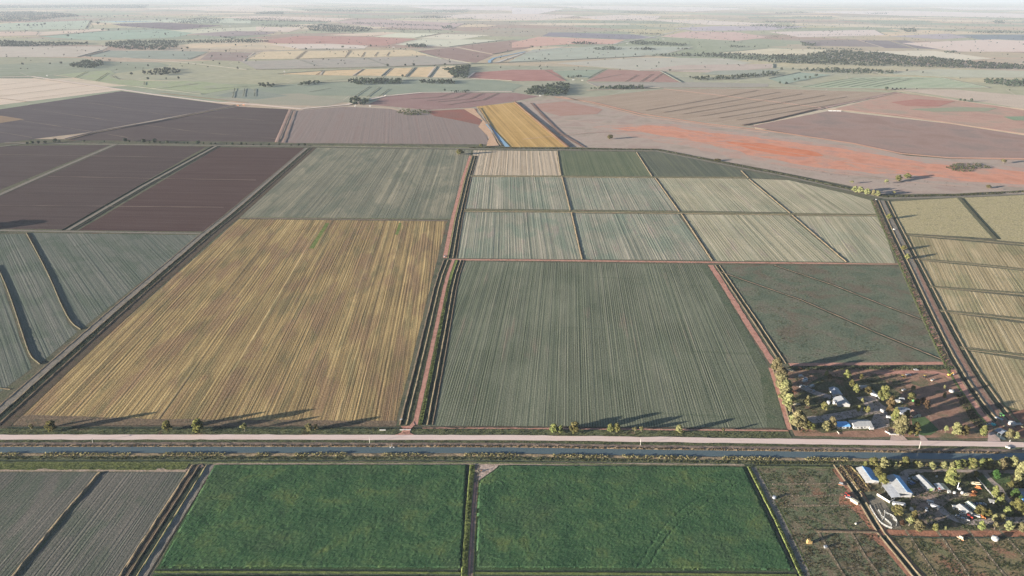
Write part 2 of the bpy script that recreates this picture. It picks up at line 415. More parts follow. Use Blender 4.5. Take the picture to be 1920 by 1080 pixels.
def ryf(seed, A, B, **k): return rows('dry yellow rows %d' % seed, A, B, ry, w=6, w2=2.4, amt=.65, bump=.6, grain=.2, spread=.26, patch=((122, 128, 92), 40, .5, 3, .5), per=5, peramt=.5, seed=seed, **k)
m_thick = soil('thick yellow grass crop', [(166, 156, 118), (186, 174, 132), (174, 164, 120)], scale=14, grain=3.5, gs=.4, bump=.6)
sheet('yellow_field', [(1670, 378), (1797, 371), (1862, 447), (1694, 437)], m_thick, Z0, 'yellow grassy field at the right, left of the slanting ditch')
sheet('yellow_field', [(1801, 371), (2100, 358), (2100, 472), (1869, 450)], m_thick, Z0, 'yellow grassy field at the right edge, right of the slanting ditch')
for i, pl in enumerate([[(1696, 442), (2100, 478), (2100, 523), (1714, 484)], [(1719, 488), (2100, 526), (2100, 572), (1741, 535)], [(1745, 539), (2100, 576), (2100, 628), (1762, 580)],
                        [(1767, 585), (2100, 633), (2100, 700), (1800, 650)], [(1804, 656), (2100, 706), (2100, 830), (1935, 790), (1862, 756)]]):
    sheet('yellow_field', pl, ryf(30 + i, (1800, 500), (1905, 700), ), Z0, 'pale yellow striped field at the right edge, %s from the top of the stack of strips' % ['first', 'second', 'third', 'fourth', 'lowest'][i])
sheet('green_patch', [(1862, 757), (1900, 765), (1950, 780), (1930, 800), (1880, 770)], soil('green red patch', [(112, 98, 78), (92, 98, 68), (140, 108, 88)], scale=12), .06, jit=2)
dk = [(73, 63, 60), (86, 74, 70), (95, 85, 80)]
def darkf(seed, cols, A=(0, 330), B=(500, 340), **k): return rows('dark ploughed %d' % seed, A, B, cols, w=14, w2=4, amt=.3, bump=.3, grain=.4, spread=.3, seed=seed, cross=None, **k)
sheet('ploughed_field', [(-400, 285), (60, 273), (206, 272), (0, 356), (-400, 520)], darkf(1, [(76, 66, 63), (89, 78, 74), (97, 88, 83)]), Z0, 'dark brown ploughed field at the left edge above the first bank')
sheet('ploughed_field', [(221, 272), (386, 275), (116, 430), (-400, 426), (-300, 480), (0, 368)], darkf(2, dk), Z0, 'dark brown ploughed field between the pale bank and the double ditch')
sheet('ploughed_field', [(411, 276), (572, 277), (382, 434), (147, 432)], darkf(3, [(75, 60, 57), (87, 70, 65), (95, 81, 76)]), Z0, 'dark maroon ploughed field left of the long drain')
m_l2 = rows('grey green left field', (50, 450), (135, 600), [(84, 94, 84), (98, 106, 94), (116, 118, 106), (150, 146, 132)], w=7, w2=2.4, amt=.5, bump=.55, grain=.2, spread=.34, patch=((88, 100, 84), 35, .5, 2, .6), seed=2)
sheet('bay_field', [(57, 437), (376, 441), (152, 617), (136, 604)], m_l2, Z0, 'grey green bay field under the dark ploughed land')
sheet('bay_field', [(-300, 440), (47, 439), (92, 520), (128, 606), (145, 622), (75, 682), (48, 650), (0, 505), (-200, 560)], m_l2, Z0, 'grey green bay field between the two curved levees')
sheet('bay_field', [(-200, 560), (-2, 510), (42, 648), (60, 690), (0, 735), (-300, 900)], m_l2, Z0, 'grey green bay field in the corner left of the lower levee')
m_bl = rows('grey fallow rows', (187, 886), (25, 1080), [(82, 90, 80), (100, 102, 92), (116, 112, 102), (130, 124, 112)], w=4, w2=1.7, amt=.55, bump=.7, grain=.35, spread=.32, per=3, peramt=.5, patch=((84, 96, 80), 30, .5, 2, .6), seed=5)
sheet('fallow_field', [(-200, 885), (184, 886), (20, 1080), (-80, 1200), (-500, 1200)], m_bl, Z0, 'grey fallow field in the bottom left corner')
sheet('fallow_field', [(192, 886), (346, 885), (355, 894), (238, 1080), (165, 1200), (-60, 1200)], m_bl, Z0, 'grey fallow field between the bank and the deep ditch')
m_grn = soil('green crop floor', [(60, 84, 56), (74, 98, 62)], scale=30, grain=1.5, gs=.4)
sheet('crop_field', [(400, 870), (877, 870), (866, 1068), (292, 1068)], m_grn, Z0)
sheet('crop_field', [(894, 871), (1396, 874), (1490, 1072), (890, 1069)], m_grn, Z0)
sheet('crop_field', [(288, 1077), (864, 1079), (858, 1200), (215, 1200)], m_grn, Z0)
sheet('crop_field', [(890, 1079), (1494, 1082), (1550, 1200), (885, 1200)], m_grn, Z0)
m_past = soil('red brown pasture', [(116, 112, 88), (104, 114, 82), (132, 118, 94), (106, 116, 84)], scale=18, grain=1.6, gs=.5, patch=((146, 104, 80), 26, .6))
sheet('pasture', [(1412, 868), (1557, 866), (1645, 1000), (1712, 1080), (1790, 1200), (1570, 1200), (1508, 1080)], m_past, Z0, 'rough red brown pasture right of the green crop')
m_pad = soil('grazed paddock', [(124, 120, 86), (138, 124, 92), (116, 118, 84)], scale=20, grain=1.5, gs=.3, patch=((150, 112, 88), 30, .53))
sheet('paddock', [(1660, 1000), (2300, 1003), (2400, 1200), (1800, 1200), (1722, 1080)], m_pad, Z0, 'thin grazed paddocks in the bottom right corner')

# ------------------------------------------------------------------ middle distance, drawn by outline
ZC = [0.0]; EDGES = []
def F(name, poly, cols, label=None, z=.3, r=None, **k):
    def mute(c):
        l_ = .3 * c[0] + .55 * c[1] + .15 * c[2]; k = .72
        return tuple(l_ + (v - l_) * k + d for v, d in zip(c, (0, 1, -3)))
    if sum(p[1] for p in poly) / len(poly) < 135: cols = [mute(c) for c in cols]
    cx = sum(p[0] for p in poly) / len(poly); cyy = sum(p[1] for p in poly) / len(poly)
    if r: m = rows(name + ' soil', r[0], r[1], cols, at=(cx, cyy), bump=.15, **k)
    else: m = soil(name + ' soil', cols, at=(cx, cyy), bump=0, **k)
    ZC[0] += .004
    if cyy < 175: EDGES.append(poly)
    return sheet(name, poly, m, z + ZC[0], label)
n2 = dict(scale=120, grain=6, gs=.22)
# left dark fields and the pale one
F('ploughed_field', [(-300, 228), (0, 205), (228, 171), (437, 198), (160, 249), (-300, 305)], [(92, 88, 90), (100, 96, 97), (110, 104, 104)], 'large dark purple ploughed field below the pale road at upper left', r=((0, 230), (400, 262)), w=30, w2=9, amt=.3, grain=.3, spread=.3, cross=None)
F('ploughed_field', [(168, 251), (445, 200), (541, 205), (516, 266), (125, 263)], [(86, 80, 80), (96, 89, 88), (104, 98, 95)], 'dark ploughed field beside the red boundary bank', r=((150, 255), (500, 262)), w=25, w2=8, amt=.3, grain=.3, spread=.3)
F('pale_field', [(-300, 140), (0, 147), (62, 147), (228, 169), (0, 197), (-300, 235)], [(206, 192, 172), (220, 206, 186), (194, 182, 162)], 'pale cream field at the left edge beside the road', r=((0, 170), (130, 160)), w=30, w2=12, amt=.4, spread=.2)
F('stubble_corner', [(-200, 224), (0, 217), (46, 224), (0, 231), (-200, 245)], [(136, 118, 102), (160, 142, 120)], z=.6, **n2)
F('fallow_field', [(549, 208), (645, 200), (730, 204), (770, 214), (892, 204), (918, 271), (525, 268)], [(140, 124, 117), (142, 131, 124), (133, 124, 118)], 'reddish grey fallow field left of the blue channel', r=((700, 205), (690, 268)), w=25, w2=8, amt=.4, spread=.3)
F('red_patch', [(800, 208), (892, 204), (905, 236), (850, 224), (815, 218)], [(150, 104, 94), (138, 106, 98)], z=.5, **n2)
F('stubble_block', [(893, 200), (965, 192), (1063, 276), (953, 276)], [(146, 120, 80), (188, 156, 102), (208, 178, 124)], 'small golden block with dark lines beside the blue channel', r=((930, 197), (1010, 276)), w=10, w2=8, amt=.8, spread=.3)
F('dry_verge', [(868, 204), (888, 203), (915, 235), (936, 274), (912, 274), (918, 258), (897, 238), (905, 226)], [(196, 162, 132), (214, 182, 150)], z=.5, scale=20, grain=3, gs=.3)
F('red_plain', [(972, 192), (1060, 184), (1200, 216), (1440, 246), (1600, 270), (1700, 292), (1780, 298), (2100, 300), (2100, 360), (1920, 363), (1650, 364), (1600, 350), (1440, 318), (1240, 281), (1068, 276)],
  [(158, 146, 132), (172, 158, 144), (164, 146, 134)], 'bare red and pale plain behind the plot grid', scale=90, grain=5, gs=.12)
red = dict(scale=60, grain=5, gs=.1, z=.6)
F('red_patch', [(1000, 196), (1060, 190), (1130, 205), (1120, 214), (1050, 218), (1015, 208)], [(166, 134, 120), (170, 142, 130)], **red)
F('red_patch', [(1150, 240), (1230, 232), (1330, 248), (1440, 262), (1620, 285), (1700, 300), (1780, 312), (1920, 322), (2050, 330), (2050, 352), (1900, 345), (1740, 330), (1600, 322), (1480, 306), (1400, 290), (1330, 270), (1250, 256)], [(184, 126, 102), (200, 140, 112), (178, 130, 108)], curve=0, **red) if False else None
m_redp = soil('red bare soil', [(188, 136, 114), (202, 148, 124), (182, 142, 126)], at=(1500, 290), scale=60, grain=5, gs=.1, bump=0, patch=((180, 150, 132), 90, .54))
m_redo = soil('faded red soil', [(172, 148, 134), (182, 152, 136), (170, 152, 140)], at=(1500, 290), scale=50, grain=5, gs=.1, bump=0, patch=((172, 156, 142), 50, .46))
sheet('red_patch', [(1110, 238), (1240, 229), (1340, 244), (1440, 256), (1620, 279), (1710, 294), (1790, 305), (1920, 314), (2050, 322), (2050, 358), (1900, 352), (1730, 338), (1590, 328), (1460, 312), (1370, 294), (1290, 276), (1210, 262)], m_redo, .58, jit=22, curve=1)
sheet('red_patch', [(1150, 241), (1230, 234), (1330, 248), (1440, 262), (1620, 285), (1700, 300), (1780, 312), (1920, 322), (2050, 330), (2050, 352), (1900, 347), (1740, 331), (1600, 322), (1480, 306), (1400, 288), (1330, 270), (1250, 256)], m_redp, .62, jit=26, curve=1)
sheet('red_patch', [(1360, 266), (1450, 272), (1560, 292), (1500, 296), (1420, 284)], soil('rust soil', [(194, 124, 94), (206, 138, 108)], at=(1460, 284), scale=40, gs=.1, bump=0), .9, jit=16, curve=1)
F('brown_field', [(1405, 237), (1560, 207), (1590, 211), (1780, 232), (1920, 254), (2200, 290), (2200, 305), (1780, 295), (1690, 286), (1600, 270)], [(148, 126, 116), (156, 134, 124), (142, 128, 120)], 'wide dull brown field at the upper right', scale=150, grain=7, gs=.12)
F('red_field', [(1566, 204), (1682, 174), (1790, 187), (1920, 207), (2200, 240), (2200, 280), (1920, 250), (1760, 228)], [(170, 140, 126), (180, 150, 134), (164, 148, 132)], 'reddish field with green patches at the right edge', scale=140, grain=7, gs=.12)
F('red_patch', [(1670, 192), (1720, 186), (1790, 190), (1760, 200), (1700, 199)], [(166, 120, 110), (172, 132, 120)], z=.8, scale=80, grain=6, gs=.1)
F('green_patch', [(1705, 205), (1800, 201), (1870, 203), (1850, 209), (1750, 210)], [(146, 152, 128), (152, 150, 130)], z=.8, scale=60, grain=6, gs=.1)
F('green_patch', [(1880, 219), (1990, 217), (1990, 228), (1900, 226)], [(128, 150, 124), (144, 148, 126)], z=.8, scale=60, grain=6, gs=.1)
F('row_field', [(1076, 186), (1245, 167), (1440, 166), (1675, 174), (1440, 229), (1392, 236), (1200, 214)], [(150, 134, 118), (164, 148, 130), (174, 158, 140)], 'broad brown field with slanting lines behind the red plain', r=((1230, 208), (1440, 180)), w=26, w2=9, amt=.5, spread=.26)
F('beige_strip', [(1680, 168), (1790, 168), (1930, 180), (2200, 200), (2200, 235), (1920, 204), (1800, 185)], [(188, 174, 156), (196, 182, 164)], **n2)
F('green_field', [(1490, 164), (1600, 146), (1700, 144), (1765, 146), (1855, 165), (1660, 167)], [(148, 162, 136), (164, 174, 148), (178, 182, 160)], 'light green field with slanting lines at the upper right', r=((1530, 164), (1660, 146)), w=30, w2=10, amt=.5, spread=.26)
F('maroon_field', [(1098, 153), (1140, 130), (1240, 134), (1278, 155)], [(160, 130, 122), (168, 140, 130)], **n2)
F('grey_strip', [(1100, 155), (1300, 154), (1440, 157), (1440, 163), (1240, 165), (1120, 163)], [(156, 154, 142), (164, 160, 148)], **n2)
F('maroon_field', [(690, 196), (720, 182), (775, 175), (880, 174), (965, 174), (1010, 181), (960, 191), (880, 202), (800, 206)], [(148, 122, 118), (154, 130, 124)], 'maroon field with curved dark contour lines', scale=100, grain=6, gs=.2)
F('green_field', [(470, 178), (480, 165), (560, 156), (780, 150), (930, 150), (980, 160), (960, 171), (780, 173), (700, 180)], [(138, 148, 132), (148, 156, 138)], scale=120, grain=6, gs=.2)
F('tan_field', [(400, 186), (480, 178), (560, 175), (655, 189), (610, 199), (500, 196)], [(164, 160, 142), (156, 156, 138)], scale=100, grain=6, gs=.2)
F('red_field', [(890, 136), (960, 131), (1036, 131), (1063, 152), (960, 152), (876, 147)], [(160, 122, 116), (170, 132, 124)], 'dull red field behind the dark tree clump', scale=120, grain=6, gs=.15)
F('lime_field', [(102, 141), (160, 135), (206, 132), (216, 137), (206, 143), (226, 150), (300, 152), (372, 152), (462, 163), (378, 177), (230, 160), (150, 148)], [(150, 160, 130), (160, 168, 138), (156, 160, 140)], 'bright yellow green field beside the road at upper left', scale=80, grain=6, gs=.15)
F('grey_green_field', [(465, 166), (540, 180), (480, 187), (400, 180)], [(134, 144, 132), (146, 152, 140)], **n2)
# yellow plots
yl = [(200, 178, 142), (214, 192, 156), (188, 170, 136)]
for pl in ([(458, 112), (490, 97), (573, 95), (551, 111)], [(556, 111), (576, 96), (655, 95), (646, 108)], [(649, 108), (659, 95), (770, 93), (806, 103), (680, 108)],
           [(521, 139), (606, 133), (600, 141)], [(594, 141), (606, 133), (680, 130), (661, 142)], [(664, 142), (682, 130), (731, 129), (715, 143)], [(718, 143), (735, 128), (774, 127), (758, 144)],
           [(761, 144), (778, 127), (816, 125), (801, 145)], [(804, 145), (820, 125), (880, 123), (846, 146)]):
    F('straw_plot', pl, yl, z=.5, scale=60, grain=6, gs=.12)
F('grey_field', [(450, 115), (560, 112), (680, 109), (800, 105), (884, 119), (735, 124), (600, 127), (480, 130)], [(164, 156, 148), (172, 164, 154), (158, 156, 146)], **n2)
F('maroon_field', [(780, 96), (850, 89), (925, 103), (892, 118), (830, 111)], [(152, 124, 122), (158, 132, 128)], **n2)
F('maroon_field', [(856, 88), (962, 75), (1020, 82), (985, 92), (960, 95), (924, 102)], [(158, 130, 126), (164, 138, 132)], **n2)
n3 = dict(scale=200, grain=12, gs=.15)
far = [
 ([(485, 77), (560, 67), (690, 69), (782, 73), (722, 86), (600, 83), (508, 81)], [(176, 128, 124), (186, 140, 134)]),
 ([(505, 83), (620, 82), (690, 86), (682, 92), (560, 92)], [(206, 190, 176)]),
 ([(605, 66), (720, 60), (757, 62), (690, 68)], [(216, 194, 172)]), ([(700, 69), (742, 62), (826, 63), (778, 71)], [(200, 200, 176)]),
 ([(782, 72), (830, 64), (918, 66), (862, 74)], [(204, 198, 176)]), ([(742, 84), (790, 73), (944, 75), (842, 88)], [(192, 192, 170)]),
 ([(240, 0 + 60), (480, 50), (482, 58), (372, 64)], [(182, 182, 162)]), ([(0 - 200, 63), (55, 59), (72, 60), (66, 67), (-200, 72)], [(190, 168, 156)]), ([(76, 60), (185, 54), (202, 57), (70, 67)], [(196, 178, 164)]),
 ([(74, 69), (200, 58), (300, 55), (362, 62), (330, 70), (180, 76)], [(140, 166, 152), (150, 170, 156)]), ([(208, 45), (300, 42), (420, 48), (335, 56), (228, 49)], [(116, 110, 128), (124, 118, 132)]),
 ([(352, 64), (440, 58), (520, 60), (500, 65), (420, 69)], [(150, 138, 144)]), ([(-200, 88), (205, 87), (190, 95), (145, 107), (-200, 108)], [(180, 170, 158), (186, 176, 164)]),
 ([(160, 106), (205, 95), (310, 95), (390, 97), (356, 112), (270, 110)], [(142, 152, 142)]), ([(374, 112), (396, 97), (476, 99), (456, 115)], [(150, 140, 136), (156, 134, 132)]),
 ([(0, 34 + 10), (170, 38), (160, 54), (0, 57)], [(158, 172, 158)]), ([(170, 40), (340, 36), (470, 34), (470, 44), (300, 42), (215, 44)], [(168, 178, 164)]),
 ([(272, 16), (480, 10), (500, 14), (480, 23), (390, 20)], [(232, 216, 204)]), ([(480, 14), (530, 15), (562, 20), (480, 22)], [(228, 214, 202)]),
 ([(400, 32), (480, 30), (600, 33), (662, 34), (622, 41), (480, 37)], [(206, 186, 176)]), ([(622, 41), (690, 36), (872, 44), (842, 56), (700, 50)], [(170, 152, 154), (178, 158, 158)]),
 ([(806, 31), (880, 26), (962, 25), (1085, 29), (1015, 38), (880, 35)], [(234, 216, 206)]), ([(480, 50), (570, 52), (542, 60), (480, 58)], [(202, 184, 172)]),
 ([(760, 12), (960, 12), (960, 20), (820, 18)], [(206, 194, 196)]), ([(960, 14), (1060, 16), (1010, 26), (960, 26)], [(192, 186, 190)]),
 ([(1030, 61), (1060, 61), (1190, 65), (1236, 71), (1170, 74), (1016, 68)], [(126, 126, 144), (136, 134, 150)]), ([(960, 80), (1010, 69), (1172, 75), (1150, 83), (1070, 83), (960, 90)], [(196, 150, 138), (202, 160, 148)]),
 ([(1236, 69), (1290, 59), (1380, 60), (1442, 70), (1380, 77)], [(190, 158, 152), (196, 168, 162)]), ([(1260, 53), (1340, 49), (1520, 49), (1440, 57), (1300, 58)], [(168, 160, 172)]),
 ([(950, 118), (1000, 93), (1120, 87), (1300, 88), (1252, 100), (1200, 105), (1040, 115)], [(158, 168, 154), (166, 172, 158)]), ([(1350, 99), (1440, 91), (1550, 93), (1545, 104), (1400, 103)], [(196, 186, 158)]),
 ([(1040, 119), (1200, 108), (1360, 110), (1410, 118), (1330, 131), (1200, 133)], [(174, 172, 156), (180, 176, 162)]), ([(1196, 133), (1280, 122), (1450, 120), (1450, 128), (1330, 136)], [(182, 164, 152)]),
 ([(1036, 133), (1132, 130), (1102, 147), (1060, 146)], [(144, 156, 138)]), ([(1500, 77), (1605, 75), (1652, 88), (1520, 86)], [(134, 126, 134), (144, 134, 138)]),
 ([(1612, 76), (1665, 76), (1716, 91), (1658, 90)], [(130, 124, 134)]), ([(1672, 76), (1700, 76), (1778, 93), (1718, 91)], [(130, 124, 134)]), ([(1660, 68), (1780, 63), (1824, 70), (1760, 74)], [(162, 154, 164)]),
 ([(1786, 65), (2050, 65), (2050, 77), (1842, 75)], [(118, 132, 148)]), ([(1690, 81), (1860, 74), (2050, 82), (2050, 98), (1790, 97)], [(206, 184, 174), (212, 192, 182)]),
 ([(1600, 97), (1750, 95), (1860, 110), (1800, 114), (1700, 104)], [(204, 194, 172)]), ([(1310, 140), (1340, 133), (1470, 130), (1420, 142)], [(150, 156, 142)]),
 ([(1440, 148), (1500, 136), (1560, 140), (1470, 158)], [(146, 160, 144)]), ([(1630, 137), (1760, 130), (1950, 134), (2050, 145), (1800, 146)], [(172, 174, 154)]),
 ([(1080, 31), (1160, 28), (1240, 30), (1230, 37), (1130, 38)], [(232, 214, 204)]), ([(1215, 38), (1320, 38), (1460, 45), (1440, 49), (1330, 47)], [(228, 212, 200)]),
 ([(1030, 10), (1300, 13), (1400, 16), (1300, 22), (1100, 17)], [(226, 216, 212)]), ([(560, 3), (800, 5), (960, 8), (800, 10), (640, 6)], [(224, 216, 212)]), ([(300, 8), (480, 4), (620, 8), (480, 10)], [(218, 214, 208)]),
 ([(1500, 22), (1700, 20), (1920, 26), (1920, 34), (1700, 30)], [(226, 214, 212)]), ([(1740, 14), (1960, 14), (1960, 19), (1800, 18)], [(232, 224, 222)]), ([(1440, 60), (1640, 56), (1660, 66), (1500, 70)], [(206, 190, 184)]),
]
for k, (pl, cl) in enumerate(far): F('far_field', pl, cl + [tuple(min(255, c + 8) for c in cl[0])], z=.4 + .006 * k, **n3)
# ------------------------------------------------------------------ drains, banks, tracks, road and canal
ZL = .12
m_bank2 = soil('dull bank', [(72, 68, 56), (88, 82, 66), (70, 72, 56)], scale=6, grain=1.2, gs=.4)
def off(line, z=0): return line
BM = [m_bank, m_ditch, m_weed, m_redtrack, m_lime, m_greytrack, m_bankbrown, m_verge]
# centre complex: two ditches either side of the red track
cl = [(750, 797), (775, 700), (800, 600), (818, 525), (833, 487)]
ribbon('drain', cl, [(-1.2, .02, 6), (-.3, .45, 0), (.5, .5, 1), (1.3, .03, 1), (5.6, .03, 0), (6.3, .55, 0), (7.2, .55, 2), (8.0, .16, 2), (12.6, .16, 3), (17.4, .16, 2), (18.4, .16, 4), (21.5, .2, 4), (22.0, .5, 1), (22.8, .03, 1), (26.6, .03, 0), (27.3, .55, 0), (28.2, .5, 1), (28.8, .03, 1), (32.2, .03, 6), (33.0, .35, 6), (34.2, .03, 6)], BM, 'pair of ditches either side of the red central track', curve=1)
ribbon('drain', [(834, 484), (848, 413), (868, 335), (882, 292)], [(-4, .05, 2), (-3.4, .1, 3), (3.6, .1, 4), (5.2, .1, 0), (6, .5, 1), (6.8, .04, 1), (12.5, .04, 0), (13.3, .6, 0), (14.4, .5, 1), (15, .04, 1), (18.5, .04, 6), (19.5, .3, 6), (20.5, .03, 6)], BM, 'red track and ditch running up between the grid plots and the streaked field', curve=0)
# long left drain
ribbon('drain', [(576, 277), (430, 402), (380, 441), (210, 586), (0, 771), (-160, 910)], [(-8, .03, 6), (-7, .4, 0), (-5.8, .4, 5), (-5, .12, 5), (3, .12, 0), (3.6, .5, 0), (4.6, .5, 1), (5.2, .05, 1), (12.5, .05, 6), (13.5, .6, 6), (15, .6, 6), (16, .12, 6), (23, .1, 6), (27, .04, 6)], BM, 'long drain and service track slanting across the left of the land')
# right drain
ribbon('drain', [(1640, 375), (1664, 430), (1697, 500), (1742, 600), (1786, 690), (1838, 768), (1868, 800)], [(-9, .05, 2), (-8, .3, 4), (-6, .25, 3), (-5.4, .14, 3), (.2, .14, 6), (.8, .5, 0), (2, .5, 1), (2.8, .05, 1), (7, .05, 0), (8, .6, 0), (9.4, .55, 5), (10.4, .14, 5), (17.5, .14, 6), (18.2, .35, 6), (19, .35, 1), (19.8, .05, 1), (24.5, .05, 0), (25.4, .6, 0), (27, .55, 4), (28.5, .04, 4)], BM, 'weedy drain with a brown track left of the yellow fields', curve=1)
ribbon('track', [(1700, 500), (1742, 600), (1792, 698), (1842, 772), (1866, 800)], [(12, .2, 0), (16.4, .2, 0)], [soil('brown red track', [(142, 114, 98), (160, 126, 108)], scale=10)], 'brown red track beside the yellow fields', curve=1)
# cross tracks
def trk(line, w, mat, label=None, name='track', z=.1, **k): return ribbon(name, line, [(-w / 2, z, 0), (w / 2, z, 0)], [mat], label, hn=0, **k)
trk([(842, 487), (1000, 488), (1330, 492), (1692, 495)], 6.5, m_redtrack, 'straight red dirt track along the top of the row crop field')
trk([(1332, 497), (1360, 540), (1400, 605), (1450, 682)], 8, m_redtrack, 'pale red track between the row crop and the triangle field', wobble=.6)
def levee(line, hgt_=.9, wd=2.4, mat=None, label='low dry earth bank between fields', curve=0, name='bank', ditch=None, side=1, **k):
    a = wd
    pr = [(-a, .03, 0), (-a * .35, hgt_, 0), (a * .35, hgt_, 0), (a, .03, 0)]
    ms = [mat or m_bank]
    if ditch:
        ms.append(m_ditch); pr = pr[:-1] + [(a, .05, 1), (a + ditch, .05, 0), (a + ditch + .6, .3, 0), (a + ditch + 1.3, .03, 0)]
    return ribbon(name, line, pr, ms, label, curve=curve, **k)
ribbon('drain', [(1340, 497), (1372, 545), (1412, 605), (1462, 682)], [(0, .05, 0), (1, .4, 0), (2, .4, 1), (2.6, .04, 1), (6.8, .04, 0), (7.6, .5, 0), (9, .03, 0)], [m_bank, m_ditch], 'dark ditch beside the pale red track')
ribbon('drain', [(1446, 690), (1464, 745), (1482, 806)], [(-3, .05, 3), (1, .08, 0), (1.6, .4, 0), (2.6, .4, 1), (3.2, .04, 1), (7.2, .04, 0), (8, .5, 0), (9.5, .03, 0)], BM, 'narrow ditch at the left edge of the upper farmstead')
for ln, lb in (([(1345, 509), (1500, 563), (1640, 624), (1768, 677)], 'lower thin diagonal ditch crossing the triangle field'), ([(1450, 498), (1560, 535), (1660, 575), (1732, 602)], 'upper thin diagonal ditch crossing the triangle field')):
    ribbon('drain', ln, [(-1.6, .04, 0), (-.4, .05, 0), (1.8, .05, 1), (2.6, .45, 1), (4.0, .04, 1)], [m_ditch, m_bankbrown], lb, wobble=.3)
# bay levees at the left
levee([(50, 437), (68, 470), (95, 522), (118, 578), (136, 608), (152, 618)], 1.2, 1.15, curve=2, mat=m_bank2, hn=.1, wobble=.12, label='curved pale levee in the grey green bay field')
levee([(-6, 498), (10, 530), (28, 580), (46, 636), (58, 670), (76, 683)], 1.2, 1.15, curve=2, mat=m_bank2, hn=.1, wobble=.12, label='curved pale levee nearest the left edge')
levee([(-60, 727), (0, 728), (20, 730)], .4, 1.2, label='short low bank at the left edge')
levee([(187, 886), (120, 964), (25, 1080), (-70, 1200)], .8, 1.5, label='straight bank across the bottom left fallow field')
ribbon('drain', [(386, 872), (340, 945), (255, 1080), (185, 1190)], [(-13, .03, 0), (-12.2, .6, 0), (-11, .6, 6), (-10, .1, 6), (-6.5, .2, 6), (-5.6, .45, 6), (-4.8, .05, 1), (.2, .05, 0), (1, .8, 4), (1.8, .7, 5), (2.8, .12, 5), (8.2, .12, 6), (9.2, .03, 6)], BM, 'deep shaded ditch between the fallow field and the green crop')
ribbon('track', [(352, 884), (362, 880), (380, 872)], [(-3, .16, 0), (3, .16, 0)], [m_brtrack])
# dark ploughed land: banks
ribbon('bank', [(216, 270), (90, 324), (-60, 390)], [(-3, .1, 0), (-2, .3, 1), (9, .3, 0), (10.5, .05, 0)], [m_bankbrown, m_greytrack], 'pale grey bank between two dark ploughed fields', hn=.05)
ribbon('drain', [(400, 274), (260, 350), (118, 432)], [(-4, .1, 0), (-3, .9, 0), (-2, .9, 1), (-.5, .05, 1), (4, .05, 2), (5, .35, 2), (12, .35, 1), (12.6, .08, 1), (17, .08, 0), (18.2, .6, 0), (20, .05, 0)], [m_bankbrown, m_ditch, m_greytrack], 'double ditch with a grey strip between dark ploughed fields', hn=.1)
trk([(-200, 430), (0, 432), (190, 435), (378, 438)], 7, m_greytrack, 'pale track along the foot of the dark ploughed fields', wobble=.6)
trk([(-300, 262), (40, 268), (220, 271), (580, 274), (880, 279), (1230, 283), (1340, 305), (1480, 332), (1660, 372), (1800, 369), (2100, 355)], 10, m_greytrack, 'grey track and scrub along the far side of the fields', wobble=1.5, step=14)
levee([(576, 273), (720, 275), (884, 277), (1232, 280), (1345, 302), (1500, 333), (1655, 368)], 1.4, 4, m_weed, 'weedy bank along the top of the plot grid', step=14, wobble=1)
levee([(1655, 370), (1800, 364), (2100, 350)], 1.2, 4, m_weed, 'weedy bank above the yellow fields', step=14, wobble=1)
trk([(450, 409), (640, 411), (840, 414)], 4.5, m_brtrack, 'thin brown track between the stubble and the streaked field')
levee([(450, 407), (846, 411)], .5, 1.6, m_weed)
# plot grid
for a, b in (((1045, 283), (1052, 329)), ((1054, 331), (1070, 396)), ((1072, 399), (1092, 487)), ((1194, 286), (1223, 331)), ((1229, 334), (1274, 397)), ((1278, 401), (1336, 489)), ((1390, 320), (1404, 334)), ((1405, 336), (1482, 400)), ((1485, 403), (1588, 492))):
    levee([a, b], .8, 1.9, label='narrow pale bank between two striped plots', wobble=.4)
m_gdr = soil('grey green grass drain', [(96, 98, 74), (112, 110, 84)], scale=8, gs=.4)
for ln in ([(880, 330), (1050, 331), (1225, 333), (1402, 333)], [(870, 395), (1070, 397), (1275, 399), (1480, 402), (1650, 403)]):
    ribbon('drain', ln, [(-7, .03, 0), (-6, .6, 0), (-5, .6, 1), (-3.5, .05, 1), (3.5, .05, 0), (5, .7, 0), (6, .05, 0)], [m_bank, m_gdr], 'grassy cross drain through the plot grid')
levee([(1395, 489), (1690, 495)], .4, 1.2, m_weed)
# right strips
for ln in ([(1694, 439), (1800, 447), (2100, 474)], [(1714, 485), (1800, 492), (2100, 524)], [(1742, 537), (1920, 550), (2100, 574)], [(1762, 582), (1920, 598), (2100, 630)], [(1800, 652), (1920, 666), (2100, 702)]):
    ribbon('bank', ln, [(-3.5, .04, 0), (-2.5, .5, 0), (-1, .5, 1), (3, .12, 0), (4, .4, 0), (5, .04, 0)], [m_bank, m_gdr], 'grassy bank between two yellow strips')
ribbon('bank', [(1798, 371), (1830, 408), (1866, 448)], [(-5, .04, 0), (-4, .5, 0), (4, .4, 1), (6, .04, 1), (9, .3, 0), (10, .04, 0)], [m_gdr, m_ditch], 'grassy slanting ditch between two yellow fields')
